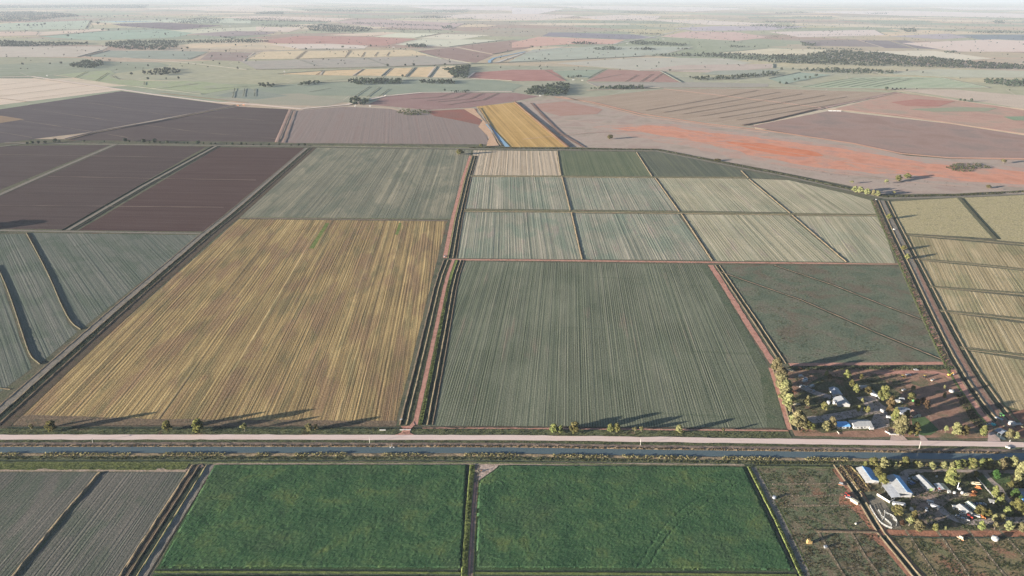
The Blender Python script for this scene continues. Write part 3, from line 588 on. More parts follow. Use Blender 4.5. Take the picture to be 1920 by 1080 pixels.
# ---- road and canal corridor
road = [(-500, 819), (0, 820.5), (480, 820.5), (960, 821.5), (1240, 825), (1500, 829), (1740, 832), (1880, 834), (1960, 836), (2300, 840)]
trk(road, 8.4, m_gravel, 'pale pink gravel road running straight across beside the canal', name='road', wobble=.5, z=.55, step=10)
can = [(-500, 844), (0, 844), (480, 844), (960, 845), (1240, 849.5), (1440, 852), (1740, 855.5), (1920, 857), (2300, 860)]
m_water = NT('canal water'); m_water.b.inputs['Base Color'].default_value = (.115, .155, .16, 1); m_water.b.inputs['Roughness'].default_value = .12
m_water.b.inputs['Specular IOR Level'].default_value = .5; m_water.bump(m_water.noise(m_water.pos(), .6, 3), .12, .15)
m_lime2 = soil('tired lime grass', [(98, 108, 62), (116, 122, 70), (90, 98, 62)], scale=6, gs=.5)
m_reed = soil('dry reed bank', [(150, 132, 104), (176, 154, 122), (124, 114, 84)], scale=5, grain=1.2, gs=.5)
ribbon('canal_bank', can, [(-20, .04, 0), (-17, .2, 0), (-12, .45, 1), (-11, .6, 1), (-7.6, .7, 2), (-4.9, .1, 2), (4.6, .1, 2), (6.4, .7, 2), (10.5, .8, 3), (15.5, .4, 5), (16.2, .08, 5), (18, .08, 4), (18.6, .3, 0), (21, .05, 0)],
       [m_verge, m_brtrack, m_reed, m_weed, m_lime, m_ditch], 'earth banks either side of the straight canal', wobble=.5)
ribbon('canal_water', can, [(-4.8, .25, 0), (4.8, .25, 0)], [m_water.m], 'still grey blue water of the straight canal', wobble=.15, hn=0)
sheet('canal_water', [(1886, 858), (1890, 846), (1893, 838), (1900, 839), (1920, 845), (2000, 852), (2000, 861)], m_water.m, .34, 'wider pool of the canal at the right edge', jit=.6)
sheet('canal_water', [(1865, 815), (1870, 813), (1884, 822), (1887, 825), (1882, 826), (1872, 821)], m_water.m, .24, 'little blue pond between the road and the shed', jit=.3)
ribbon('verge', [(-500, 844), (0, 844), (372, 844)], [(18.6, .3, 0), (24, .15, 0), (30, .12, 0), (31, .05, 0)], [m_lime2], 'yellow green grass strip above the fallow fields', wobble=.6)
# verge between road and fields
ribbon('verge', [(-500, 806), (0, 808), (480, 808), (960, 809), (1240, 811), (1480, 813)], [(-9, .05, 0), (-8, .35, 0), (-7, .3, 1), (-6, .05, 1), (-4, .05, 2), (-3, .2, 2), (6, .08, 2), (8, .05, 2)], [m_bankbrown, m_ditch, m_verge], 'rough grass and shallow ditch between the fields and the road', wobble=.6)
trk([(792, 802), (1100, 804), (1478, 808)], 3, m_redtrack, 'thin red track under the row crop field')
sheet('track', [(752, 800), (768, 799), (775, 790), (778, 797), (769, 806), (768, 812), (778, 817), (738, 817), (752, 812), (756, 806)], m_redtrack, .42, 'red dirt entrance where the central track meets the road', jit=.4)
# bottom fields
m_edge = soil('crop track', [(156, 140, 120), (178, 158, 138), (140, 130, 108)], scale=8, gs=.25)
trk([(400, 869), (640, 868.5), (900, 869), (1100, 871), (1396, 873)], 4.5, m_edge, 'pale track between the canal bank and the green crop')
trk([(-200, 881), (0, 881), (200, 881), (350, 882)], 5, m_edge, 'pale track above the fallow fields')
sheet('bare_patch', [(888, 869), (938, 869), (931, 878), (922, 884), (908, 893), (897, 902), (893, 912), (889, 905)], soil('bare beige ground', [(176, 156, 140), (196, 176, 160), (150, 132, 114)], scale=6, gs=.3), .1, 'bare beige corner of the green crop beside the road', jit=.6)
ribbon('drain', [(884, 872), (876, 960), (868, 1078), (862, 1190)], [(-4, .04, 1), (-1.6, .04, 0), (-1, .5, 0), (3.4, .5, 2), (4.2, .1, 2), (7.4, .1, 0), (8.2, .05, 0)], [m_lime, m_ditch, m_brtrack], 'bright grass strip and track between the two green crops')
trk([(890, 905), (884, 980), (878, 1080), (872, 1190)], 2.6, m_redtrack, z=.2)
ribbon('drain', [(1400, 876), (1450, 975), (1498, 1080), (1550, 1195)], [(-1, .04, 1), (.4, .05, 0), (1, .6, 0), (3.6, .5, 2), (4.2, .08, 2), (9, .08, 0), (10, .03, 0)], [m_lime, m_ditch, m_greytrack], 'bright grass strip and grey track right of the green crop')
ribbon('drain', [(290, 1071), (580, 1071.5), (864, 1073)], [(-2, .04, 1), (-.3, .04, 0), (.3, .4, 0), (2.4, .4, 1), (3.2, .04, 1)], [m_lime, m_ditch], 'thin grassy drain below the left green crop')
ribbon('drain', [(890, 1073), (1200, 1074.5), (1493, 1077)], [(-2, .04, 1), (-.3, .04, 0), (.3, .4, 0), (2.4, .4, 1), (3.2, .04, 1)], [m_lime, m_ditch], 'thin grassy drain below the right green crop')
# right hand pasture
m_redsoil = soil('red soil', [(154, 108, 84), (172, 124, 98), (136, 98, 78)], scale=8, gs=.25)
ribbon('drain', [(1560, 868), (1600, 925), (1645, 1000), (1712, 1082), (1790, 1190)], [(-4, .06, 0), (-.5, .08, 1), (.4, .5, 1), (1.4, .4, 2), (2, .04, 2), (5, .04, 1), (6, .6, 1), (7.5, .4, 0), (9, .04, 0)], [m_redsoil, m_bank, m_ditch], 'ditch with red banks beside the lower farmstead')
sheet('red_patch', [(1575, 925), (1600, 928), (1625, 960), (1640, 985), (1648, 998), (1630, 990), (1600, 955), (1572, 945)], m_redsoil, .07, jit=1.2)
sheet('red_patch', [(1608, 996), (1650, 1000), (1668, 1028), (1650, 1022), (1630, 1004)], m_redsoil, .07, jit=1.2)
ribbon('track', [(1640, 997), (1740, 1000), (1850, 1000), (2200, 1001)], [(-3, .08, 0), (4, .08, 1), (4.8, .4, 1), (6, .05, 1)], [m_redsoil, m_ditch], 'red dirt lane along the foot of the lower farmstead')
levee([(1530, 996), (1580, 997), (1645, 998)], .7, 1.6, m_bankbrown, 'low brown bank between two pastures')
for ln in ([(1448, 909), (1500, 908), (1580, 907)], [(1462, 931), (1530, 930), (1590, 929)], [(1478, 949), (1530, 948), (1595, 949)]): trk(ln, 2.4, m_bank, wobble=.5)
for ln in ([(1535, 1000), (1558, 1040), (1584, 1082), (1640, 1180)], [(1597, 1001), (1620, 1040), (1650, 1082), (1720, 1180)], [(1698, 995), (1755, 1080), (1820, 1180)], [(1756, 995), (1816, 1080), (1880, 1180)], [(1815, 995), (1886, 1082), (1960, 1180)], [(1874, 995), (1925, 1050), (2030, 1180)]):
    trk(ln, 2.4, m_bank, 'worn line under a paddock fence', wobble=.4)
m_pondb = soil('yellow pond grass', [(134, 122, 80), (156, 140, 92)], scale=5, gs=.4)
ribbon('bank', [(1577, 876), (1592, 897), (1612, 924)], [(0, .05, 0), (1.5, .8, 0), (3, .05, 0)], [m_pondb]); ribbon('bank', [(1588, 876), (1604, 893), (1624, 922)], [(2, .05, 0), (3.5, .8, 0), (6, .05, 0)], [m_pondb])
sheet('pond', [(1578, 879), (1588, 878), (1605, 897), (1616, 920), (1610, 922), (1596, 905)], m_water.m, .1, 'long dark pond beside the livestock shed', jit=.5)
# ---- farmstead ground
m_yard = soil('bare yard', [(150, 128, 112), (168, 146, 128), (132, 118, 100)], scale=14, gs=.3)
m_yardgrass = soil('yard grass', [(92, 98, 68), (112, 106, 78), (80, 90, 62)], scale=14, gs=.5, patch=((142, 114, 92), 18, .56))
m_lawn = soil('green lawn', [(82, 104, 66), (94, 114, 72)], scale=10, gs=.2)
m_redyard = soil('reddish yard', [(150, 116, 96), (166, 130, 108), (128, 108, 86)], scale=22, gs=.3, patch=((110, 108, 80), 20, .52))
sheet('farmyard', [(1480, 690), (1790, 690), (1862, 800), (1860, 822), (1490, 818), (1478, 790), (1460, 720)], m_redyard, .04, 'reddish yard ground of the upper farmstead', jit=2)
sheet('farmyard', [(1490, 740), (1545, 700), (1600, 715), (1640, 700), (1690, 740), (1700, 800), (1540, 812), (1500, 790)], m_yardgrass, .055, 'grassy yard ground between the upper farm buildings', jit=4)
trk([(1480, 684), (1560, 683), (1680, 682), (1772, 681), (1781, 676)], 6.5, m_redtrack, 'red dirt lane under the triangle field', wobble=.4)
ribbon('bank', [(1478, 690), (1600, 688), (1790, 688)], [(-1, .05, 0), (0, .5, 0), (2, .5, 0), (3, .05, 0)], [m_weed], 'weedy bank under the triangle field')
trk([(1640, 700), (1720, 697), (1770, 700), (1782, 710)], 6, m_redtrack, 'curved red track in the paddock beside the upper farm', wobble=.6, curve=1)
m_bluegr = soil('gravel drive', [(160, 148, 138), (176, 162, 150), (144, 134, 122)], scale=8, gs=.15)
trk([(1500, 790), (1560, 783), (1620, 772), (1662, 764)], 12, m_bluegr, 'gravel drive between the upper farm buildings', curve=1)
sheet('farmyard', [(1606, 745), (1640, 742), (1662, 770), (1668, 800), (1640, 806), (1632, 792), (1640, 775)], m_bluegr, .14, 'gravel yard in front of the white house', jit=1)
trk([(1497, 722), (1530, 738), (1558, 745)], 9, m_bluegr, 'pale drive to the blue roofed shed', curve=1)
sheet('lawn', [(1708, 784), (1735, 782), (1760, 806), (1745, 816), (1715, 818)], m_lawn, .13, 'dark green lawn beside the trees', jit=1)
sheet('track', [(1672, 812), (1690, 814), (1702, 826), (1668, 826)], m_pinktrack, .16, jit=.6); sheet('track', [(1722, 815), (1732, 818), (1742, 828), (1726, 828)], m_pinktrack, .16, jit=.6); sheet('track', [(1853, 812), (1868, 808), (1876, 828), (1852, 828)], m_pinktrack, .16, jit=.6)
sheet('farmyard', [(1866, 795), (1880, 778), (1940, 762), (2200, 830), (1900, 822)], soil('red farm ground', [(138, 102, 84), (158, 116, 94)], scale=14), .07, 'red ground of the small farm at the right edge', jit=2)
sheet('farmyard', [(1622, 872), (1960, 868), (2200, 880), (2200, 998), (1700, 996), (1650, 930), (1628, 905)], m_yardgrass, .045, 'shaded grassy ground of the lower farmstead', jit=3)
sheet('farmyard', [(1700, 918), (1730, 914), (1800, 922), (1830, 930), (1790, 938), (1765, 950), (1790, 972), (1760, 978), (1735, 985), (1718, 968), (1705, 950)], m_yard, .09, 'bare dirt yard between the lower farm sheds', jit=2)
trk([(1700, 925), (1690, 905), (1695, 885), (1740, 880), (1830, 882), (1900, 884), (2100, 888)], 7, m_bluegr, 'drive curving behind the sheds', curve=2, z=.13)
trk([(1760, 950), (1775, 965), (1800, 978), (1835, 980), (1880, 976), (1960, 974)], 7, m_bluegr, 'drive curving past the parallel white sheds', curve=2, z=.15)
trk([(1846, 886), (1856, 900), (1876, 916), (1885, 935), (1920, 960)], 5, m_bluegr, 'garden drive beside the bright lawn', curve=2, z=.17)
sheet('lawn', [(1858, 892), (1893, 886), (1895, 908), (1876, 914)], m_lawn, .12, 'bright lawn under the small round tree', jit=.8); sheet('lawn', [(1832, 895), (1846, 890), (1866, 910), (1850, 916)], m_lawn, .12, 'shaded lawn left of the garden drive', jit=.8)
sheet('sheep_yard', [(1628, 938), (1652, 930), (1690, 990), (1668, 992), (1640, 968)], soil('dusty pen', [(126, 120, 104), (142, 134, 116)], scale=6, gs=.3), .085, 'dusty ground of the stock yards', jit=.6)

# ---- tracks of the far plain
def far_trk(line, w_, rgb, z=1.7, name='track', label=None, hgt_=0):
    at = (sum(p[0] for p in line) / len(line), sum(p[1] for p in line) / len(line))
    nm = 'far track %s' % (rgb,)
    m = soil(nm, [rgb, tuple(min(255, c + 10) for c in rgb)], at=at, scale=60, grain=8, gs=.1, bump=0)
    return ribbon(name, line, [(-w_ / 2, z, 0), (-w_ / 4, z + hgt_, 0), (w_ / 4, z + hgt_, 0), (w_ / 2, z, 0)] if hgt_ else [(-w_ / 2, z, 0), (w_ / 2, z, 0)], [m], label, step=40, wobble=1.2, hn=0)
lt = (206, 190, 174)
far_trk([(-200, 147), (0, 145), (60, 144), (150, 157), (290, 178), (400, 192), (480, 197), (565, 205), (650, 197), (720, 181), (790, 174), (960, 172)], 20, (220, 206, 190), label='pale road winding across the upper left')
far_trk([(230, 108), (360, 119), (462, 131)], 16, (196, 190, 172)); far_trk([(100, 107), (230, 109), (300, 112)], 10, (180, 172, 158))
far_trk([(120, 262), (170, 250), (300, 227), (440, 198)], 14, (128, 118, 112), hgt_=1.5); far_trk([(519, 268), (545, 206)], 12, (146, 126, 116), hgt_=.4)
far_trk([(530, 268), (552, 208)], 6, (150, 130, 116)); far_trk([(897, 203), (940, 274)], 5, (112, 104, 92), hgt_=.6)
far_trk([(966, 192), (1066, 277)], 12, (112, 92, 78), hgt_=1.6); far_trk([(996, 194), (1018, 218), (1050, 250), (1094, 277)], 10, (128, 108, 98))
far_trk([(1040, 182), (1110, 192), (1200, 214), (1320, 232), (1440, 246), (1600, 270), (1690, 289), (1780, 297), (1920, 299), (2100, 300)], 16, (190, 150, 128), label='red boundary line across the right plain')
far_trk([(1050, 181), (1112, 195), (1210, 220), (1440, 250)], 7, (204, 172, 150)); far_trk([(1245, 167), (1440, 190), (1560, 205), (1680, 216), (1920, 252), (2100, 276)], 11, (196, 164, 146))
far_trk([(1392, 236), (1440, 227), (1528, 206)], 14, (112, 98, 90), hgt_=1.5); far_trk([(1528, 206), (1680, 173)], 12, (150, 128, 120)); far_trk([(1534, 206), (1688, 173)], 6, (190, 168, 154))
far_trk([(480, 131), (700, 127), (870, 121), (960, 117), (1120, 110), (1210, 106), (1300, 105)], 16, (122, 122, 112), hgt_=2.5, name='bank', label='dark railway bank crossing the far plain')
far_trk([(800, 103), (880, 118)], 12, (196, 182, 164)); far_trk([(850, 88), (925, 102)], 10, (204, 190, 174)); far_trk([(1100, 170), (1240, 165), (1440, 164), (1560, 166), (1700, 168)], 9, (182, 158, 142))
far_trk([(930, 118), (980, 100), (1060, 88), (1150, 83), (1230, 68), (1290, 53), (1300, 48)], 22, (178, 176, 168)); far_trk([(460, 97), (640, 92), (780, 92), (850, 88)], 14, (146, 146, 136))
far_trk([(60, 268), (0, 276)], 8, (130, 128, 118)); far_trk([(300, 175), (460, 193)], 10, (150, 128, 112)); far_trk([(660, 148), (380, 168)], 8, (120, 128, 116))
far_trk([(1640, 168), (1680, 170), (1800, 190), (1920, 206)], 12, (196, 178, 160))
mw = NT('far channel water'); mw.b.inputs['Base Color'].default_value = (.30, .46, .58, 1); mw.b.inputs['Roughness'].default_value = .2
ribbon('channel_water', [(914, 233), (928, 250), (952, 276)], [(-7, 1.2, 0), (6, 1.2, 0)], [mw.m], 'bright blue channel beside the golden block', hn=0)
ribbon('channel_water', [(918, 119), (918, 114), (926, 109), (945, 105), (985, 97)], [(-10, 1.5, 0), (10, 1.5, 0)], [mw.m], 'far blue channel curving round a field', hn=0, step=30)
sheet('glint_water', [(180, 39), (230, 40), (290, 40.5), (230, 41.5)], mw.m, 3.0, 'far sheet of water, its glint put in as pale colour', jit=0)  # glint painted as a flat pale blue
# thin dark contour banks
dkb = (104, 108, 98)
for ln in ([(140, 146), (162, 135)], [(180, 152), (202, 137)], [(210, 142), (216, 147), (230, 150), (260, 151)], [(305, 166), (372, 157)], [(270, 160), (271, 154)], [(436, 184), (440, 166)], [(456, 182), (459, 166)], [(477, 181), (478, 167)],
           [(664, 182), (693, 163)], [(688, 182), (712, 164)], [(688 + 22, 182), (708 + 22, 167)], [(354, 111), (392, 98)], [(562, 113), (596, 124)], [(684, 108), (728, 124)], [(580, 173), (620, 166)],
           [(770, 186), (820, 183), (848, 175)], [(800, 190), (850, 185), (878, 175)], [(820, 192), (880, 186), (906, 175)], [(840, 197), (905, 188), (934, 175)], [(1172, 154), (1195, 141)], [(1200, 154), (1223, 139)], [(1218, 154), (1242, 138)], [(1102, 147), (1137, 130)],
           [(1110, 150), (1165, 140)], [(1238, 137), (1275, 154)], [(1022, 133), (1062, 152)]):
    far_trk(ln, 4, dkb, z=1.6, name='bank', hgt_=.5)
for k in range(7): far_trk([(1505 + k * 22, 163.5), (1560 + k * 24, 153 - k * .6), (1600 + k * 22, 147)], 4, (126, 134, 114), z=1.6, name='bank', hgt_=.8)
for k in range(6): far_trk([(1210 + k * 34, 208 + k * 3.6), (1330 + k * 40, 187 + k * 3), (1420 + k * 42, 170 + k * 3.0)], 4, (134, 122, 110), z=1.6, name='bank', hgt_=.6)
for pl in ([(556, 111), (575, 96)], [(647, 108), (658, 95)], [(678, 107), (684, 98)], [(702, 106), (708, 98)], [(725, 105), (730, 98)], [(592, 141), (606, 133)], [(662, 143), (681, 130)], [(716, 144), (734, 128)], [(759, 145), (777, 127)], [(802, 146), (819, 125)]): far_trk(pl, 6, (120, 110, 98), z=1.6, name='bank', hgt_=.5)
# dotted pale lines over the dark ploughed land
for ln in ([(60, 205), (250, 232), (390, 250), (540, 262)], [(0, 248), (60, 258)], [(40, 226), (160, 245), (240, 258)], [(150, 190), (300, 214), (440, 222), (540, 230)], [(0, 290), (200, 293), (380, 296)], [(0, 385), (200, 387), (420, 389)], [(90, 331), (300, 335), (480, 338)]):
    far_trk(ln, 1.6, (140, 126, 112), z=.5)

# field edges of the far plain: hedges of weeds on one side, a pale wheel track on another
ern = random.Random(3)
for pl in EDGES:
    k = ern.randrange(len(pl)); n_ = len(pl)
    far_trk([pl[k], pl[(k + 1) % n_]], ern.choice((7, 10, 12)), ern.choice(((120, 126, 116), (126, 128, 116), (112, 120, 112))), z=1.5, name='bank', hgt_=1.4)
    k = (k + 1 + ern.randrange(2)) % n_
    far_trk([pl[k], pl[(k + 1) % n_]], ern.choice((8, 11)), ern.choice(((196, 184, 168), (206, 190, 174), (184, 174, 158))), z=1.55)

for ln in ([(-60, 166), (0, 160), (75, 152)], [(-60, 177), (0, 170), (115, 157)], [(-60, 189), (0, 181), (165, 161)], [(42, 187), (207, 167)], [(-40, 180), (50, 191)]): far_trk(ln, 5, (142, 128, 114), z=1.6)
for ln in ([(980, 262), (1100, 250), (1200, 246)], [(1240, 262), (1400, 274), (1560, 300), (1700, 322)], [(1180, 236), (1300, 250), (1420, 272)], [(1500, 316), (1700, 342), (1880, 356)], [(1050, 225), (1180, 236)]): far_trk(ln, 4, (186, 160, 144), z=1.5)
# ------------------------------------------------------------------ crops and rough growth
def crop(name, poly, cell, hh, mat, label, notch=None, seed=0):
    w_ = [G(x, y) for x, y in poly]; xy = [(p.x, p.y) for p in w_]
    x0 = min(p[0] for p in xy); x1 = max(p[0] for p in xy); y0 = min(p[1] for p in xy); y1 = max(p[1] for p in xy)
    nx = int((x1 - x0) / cell) + 2; ny = int((y1 - y0) / cell) + 2
    g = np.random.default_rng(seed)
    X = x0 + np.arange(nx) * cell; Y = y0 + np.arange(ny) * cell
    XX, YY = np.meshgrid(X, Y); XX = XX + g.uniform(-.3, .3, XX.shape) * cell; YY = YY + g.uniform(-.3, .3, YY.shape) * cell
    ins = np.zeros(XX.shape, bool); dist = np.full(XX.shape, 1e9)
    for i in range(len(xy)):
        a, b = xy[i], xy[i - 1]
        cond = (a[1] > YY) != (b[1] > YY)
        xi = (b[0] - a[0]) * (YY - a[1]) / ((b[1] - a[1]) or 1e-9) + a[0]
        ins ^= cond & (XX < xi)
        dx, dy = b[0] - a[0], b[1] - a[1]; L2 = dx * dx + dy * dy
        t = np.clip(((XX - a[0]) * dx + (YY - a[1]) * dy) / L2, 0, 1)
        dist = np.minimum(dist, np.hypot(XX - a[0] - t * dx, YY - a[1] - t * dy))
    Z = np.zeros(XX.shape)
    for j in range(ny):
        for i in range(nx):
            if ins[j, i]:
                x, y = XX[j, i], YY[j, i]
                Z[j, i] = hh * .8 + .13 * mnoise.noise((x / 3.2, y / 3.2, seed)) + .12 * mnoise.noise((x / 14, y / 14, seed + 5)) + g.uniform(-.075, .075)
    Z = np.clip(Z, .08, None) * np.clip(dist / (cell * 1.1), 0, 1) + .06
    if notch is not None: Z = notch(XX, YY, Z)
    V = np.stack([XX, YY, Z], -1).reshape(-1, 3); idx = np.arange(nx * ny).reshape(ny, nx)
    q = np.stack([idx[:-1, :-1], idx[:-1, 1:], idx[1:, 1:], idx[1:, :-1]], -1).reshape(-1, 4)
    ok = (ins[:-1, :-1] & ins[:-1, 1:] & ins[1:, 1:] & ins[1:, :-1]).ravel(); q = q[ok]
    us = np.unique(q); mp = np.zeros(nx * ny, int); mp[us] = np.arange(len(us))
    return tag(np_obj(name, V[us], mp[q], mat), label, None, None, 'stuff')
m_crop = NT('green crop'); 
def cropmat(m):
    p = m.pos(); f = m.noise(p, 1 / 28, 5, .65, .4)
    col = m.ramp(f, [(.32, C((50, 77, 54))), (.46, C((61, 90, 61))), (.56, C((72, 98, 65))), (.68, C((88, 104, 64)))])
    b = m.noise(p, 1 / 60, 3, .6); col = m.mix(m.math('MULTIPLY', m.step(b, .52, .66), .35), col, C((78, 90, 66)))
    g = m.noise(p, .8, 3, .7); col = m.mix(m.math('MULTIPLY', m.step(g, .5, .34), .55), col, sc(C((34, 56, 36)), 1)); col = m.mix(m.math('MULTIPLY', m.step(g, .54, .68), .4), col, C((96, 116, 70)))
    m.l(col, m.b.inputs['Base Color'])
cropmat(m_crop); MC = m_crop.m
def tracks(XX, YY, Z):
    for ln in ([(1372, 895), (1300, 940), (1240, 990), (1195, 1068)], [(1385, 905), (1320, 945), (1262, 990), (1212, 1068)]):
        w_ = smooth_line([G(*p) for p in ln], 2)
        for a, b in zip(w_[:-1], w_[1:]):
            dx, dy = b.x - a.x, b.y - a.y; t = np.clip(((XX - a.x) * dx + (YY - a.y) * dy) / (dx * dx + dy * dy), 0, 1)
            d = np.hypot(XX - a.x - t * dx, YY - a.y - t * dy); Z = np.where(d < .9, np.clip(Z * .85, .06, None), Z)
    return Z
crop('green_crop', [(402, 871), (876, 871), (866, 1067), (296, 1066)], 1.35, 1.0, MC, 'dense dark green crop in the left of the two big bottom fields', seed=1)
crop('green_crop', [(940, 872), (1394, 875), (1488, 1070), (892, 1067), (895, 915), (900, 902), (912, 893), (926, 884), (934, 878)], 1.35, 1.15, MC, 'dense dark green crop with wheel tracks in the right big bottom field', tracks, seed=2)
crop('green_crop', [(292, 1078), (862, 1080), (860, 1130), (250, 1130)], 1.6, 1.0, MC, 'strip of green crop at the bottom edge left of the track', seed=3)
crop('green_crop', [(892, 1080), (1492, 1083), (1518, 1130), (888, 1130)], 1.6, 1.0, MC, 'strip of green crop at the bottom edge right of the track', seed=4)

def leafmat(name, cols, sc_=.35, trans=.38):
    m = NT(name); oc = m.n('ShaderNodeTexCoord').outputs['Object']; oi = m.n('ShaderNodeObjectInfo').outputs['Random']
    v = m.n('ShaderNodeVectorMath', operation='ADD'); m.l(oc, v.inputs[0])
    cx = m.n('ShaderNodeCombineXYZ'); m.l(m.math('MULTIPLY', oi, 37), cx.inputs[0]); m.l(cx.outputs[0], v.inputs[1])
    f = m.noise(v.outputs[0], sc_, 3, .65)
    n = len(cols); col = m.ramp(f, [(.34 + .32 * i / max(1, n - 1), tuple(c) + (1,)) for i, c in enumerate(cols)])
    h = m.n('ShaderNodeHueSaturation'); m.l(col, h.inputs['Color']); m.l(m.math('ADD', m.math('MULTIPLY', oi, .06), .47), h.inputs['Hue']); m.l(m.math('ADD', m.math('MULTIPLY', oi, .5), .68), h.inputs['Value'])
    m.l(h.outputs[0], m.b.inputs['Base Color']); m.b.inputs['Roughness'].default_value = .7
    if trans:
        tb = m.n('ShaderNodeBsdfTranslucent'); m.l(h.outputs[0], tb.inputs['Color']); mx = m.n('ShaderNodeMixShader'); mx.inputs[0].default_value = trans
        m.l(m.b.outputs[0], mx.inputs[1]); m.l(tb.outputs[0], mx.inputs[2]); m.l(mx.outputs[0], m.out.inputs[0])
    return m.m
L_PALE = leafmat('pale eucalypt leaves', [(.17, .165, .08), (.27, .255, .12), (.37, .34, .17)])
L_YEL = leafmat('yellow green leaves', [(.13, .155, .055), (.23, .235, .085), (.34, .32, .125)])
L_OLV = leafmat('olive leaves', [(.102, .102, .038), (.162, .149, .055), (.230, .204, .076)])
L_BRN = leafmat('brown dry leaves', [(.093, .064, .034), (.145, .093, .051), (.170, .128, .068)])
L_GRN = leafmat('bright green leaves', [(.043, .085, .021), (.068, .128, .034), (.102, .162, .051)])
L_FAR = leafmat('far tree leaves', [(.020, .030, .021), (.034, .046, .030), (.062, .068, .040)], .12, 0)
BARK = plain('bark', (.16, .13, .10), .9, albedo=True, scale=2)
T_GOLD = leafmat('golden reeds', [(.192, .160, .080), (.288, .232, .128), (.368, .304, .184)], .5)
T_GRASS = leafmat('rough grass', [(.063, .074, .033), (.100, .107, .048), (.148, .141, .067)], .4)
T_LIME = leafmat('lime grass', [(.06, .08, .03), (.09, .11, .042), (.125, .14, .06)], .4)

def tufts(name, line, o0, o1, n, size, mat, label, seed=0, z=.3, keep=None):
    g = np.random.default_rng(seed); w_ = dense([G(x, y) for x, y in line], 4); m_ = len(w_)
    Cs = []; sd_ = side(w_)
    for _ in range(n):
        k = g.integers(0, m_ - 1); a, b = w_[k], w_[k + 1]; p = a.lerp(b, g.uniform()); t = (b - a).normalized(); rt = Vector((t.y, -t.x, 0)) * sd_
        if keep and mnoise.noise((p.x / keep, p.y / keep, seed)) < -.05: continue
        q = p + rt * g.uniform(o0, o1); Cs.append((q.x, q.y, z + size * .3))
    Cn = np.repeat(np.array(Cs), 3, 0) + g.normal(0, size * .3, (len(Cs) * 3, 3)) * np.array([1, 1, .5])
    a_ = g.uniform(0, 6.28, len(Cn)); V, Q = leaves(Cn, size, seed, up=.3, out=np.stack([np.cos(a_), np.sin(a_), a_ * 0 + .5], 1)); return tag(np_obj(name, V, Q, mat), label, None, None, 'stuff')
canv = [(0 - 60, 844), (480, 844), (960, 845), (1240, 849.5), (1440, 852), (1740, 855.5), (1880, 857)]
tufts('reeds', canv, -7.2, -5.2, 1500, 1.0, T_GOLD, 'golden reeds along the road side of the canal', 1, .5)
tufts('reeds', [(-60, 844), (480, 844), (960, 845), (1240, 849.5), (1440, 852), (1640, 854)], 5.4, 10, 2200, 1.2, T_GOLD, 'tawny reeds along the crop side of the canal', 2, .7, keep=40)
tufts('rough_grass', [(-60, 844), (480, 844), (960, 845), (1240, 849.5), (1440, 852), (1640, 854)], 10.5, 15.5, 1500, .8, T_GRASS, 'dark rough grass on the canal bank', 3, .7)
tufts('rough_grass', [(-60, 821), (480, 821), (960, 822), (1240, 825), (1500, 829), (1740, 832), (1850, 833)], 5, 9.5, 1500, .7, T_GRASS, 'rough grass between the road and the canal', 4, .15)
tufts('rough_grass', [(-60, 821), (480, 821), (730, 821), (960, 822), (1240, 825), (1480, 828)], -16, -5, 1800, .7, T_GRASS, 'rough grass between the road and the fields', 5, .15)
tufts('lime_grass', [(-60, 844), (200, 844), (372, 844)], 19, 30, 1200, .5, T_LIME, 'yellow green grass strip above the fallow fields', 6, .1)
for k, ln in enumerate(([(884, 872), (876, 960), (868, 1078)], [(1400, 876), (1450, 975), (1498, 1080)])):
    tufts('lime_grass', ln, -.4 if k == 0 else .8, 3.2, 700, .7, T_LIME, ['bright grass strip beside the track between the green crops', 'bright grass strip right of the right green crop'][k], 7 + k, .4)
tufts('lime_grass', [(750, 797), (775, 700), (800, 600), (818, 525)], 18.6, 21.4, 900, .8, T_LIME, 'lime grass edge of the red central track', 9, .2)
tufts('weeds', [(750, 797), (775, 700), (800, 600), (818, 525), (833, 487)], 7.6, 11.4, 500, .6, T_GRASS, 'dark weeds left of the red central track', 10, .2)
tufts('weeds', [(1640, 375), (1664, 430), (1697, 500), (1742, 600), (1786, 690)], -8, -.5, 1500, 1.1, T_GRASS, 'weeds along the right drain', 11, .3)
tufts('weeds', [(576, 277), (430, 402), (380, 441), (210, 586), (0, 771)], 5.5, 12, 1200, .8, T_GRASS, 'weeds in the long left drain', 12, .1)
tufts('weeds', [(880, 277), (1232, 281), (1345, 303), (1500, 334), (1655, 369), (1800, 366), (1930, 359)], -5, 6, 1500, 2.0, T_GRASS, 'weeds along the bank behind the plot grid', 13, .8)
tufts('weeds', [(1480, 690), (1600, 689), (1790, 689)], -3, 6, 900, 1.0, T_GRASS, 'weeds on the bank above the farm paddock', 14, .2)
tufts('weeds', [(1800, 740), (1830, 790), (1842, 806)], -5, 5, 500, 1.0, T_GRASS, 'weedy strip right of the farm paddock', 15, .1)
tufts('weeds', [(1577, 876), (1604, 900), (1624, 922)], -6, 8, 500, .9, T_GOLD, 'dry grass round the long dark pond', 16, .2)
tufts('rough_grass', [(1412, 868), (1557, 866)], 0, 3, 300, 1, T_GRASS, 'grass along the top of the pasture', 17, .1)
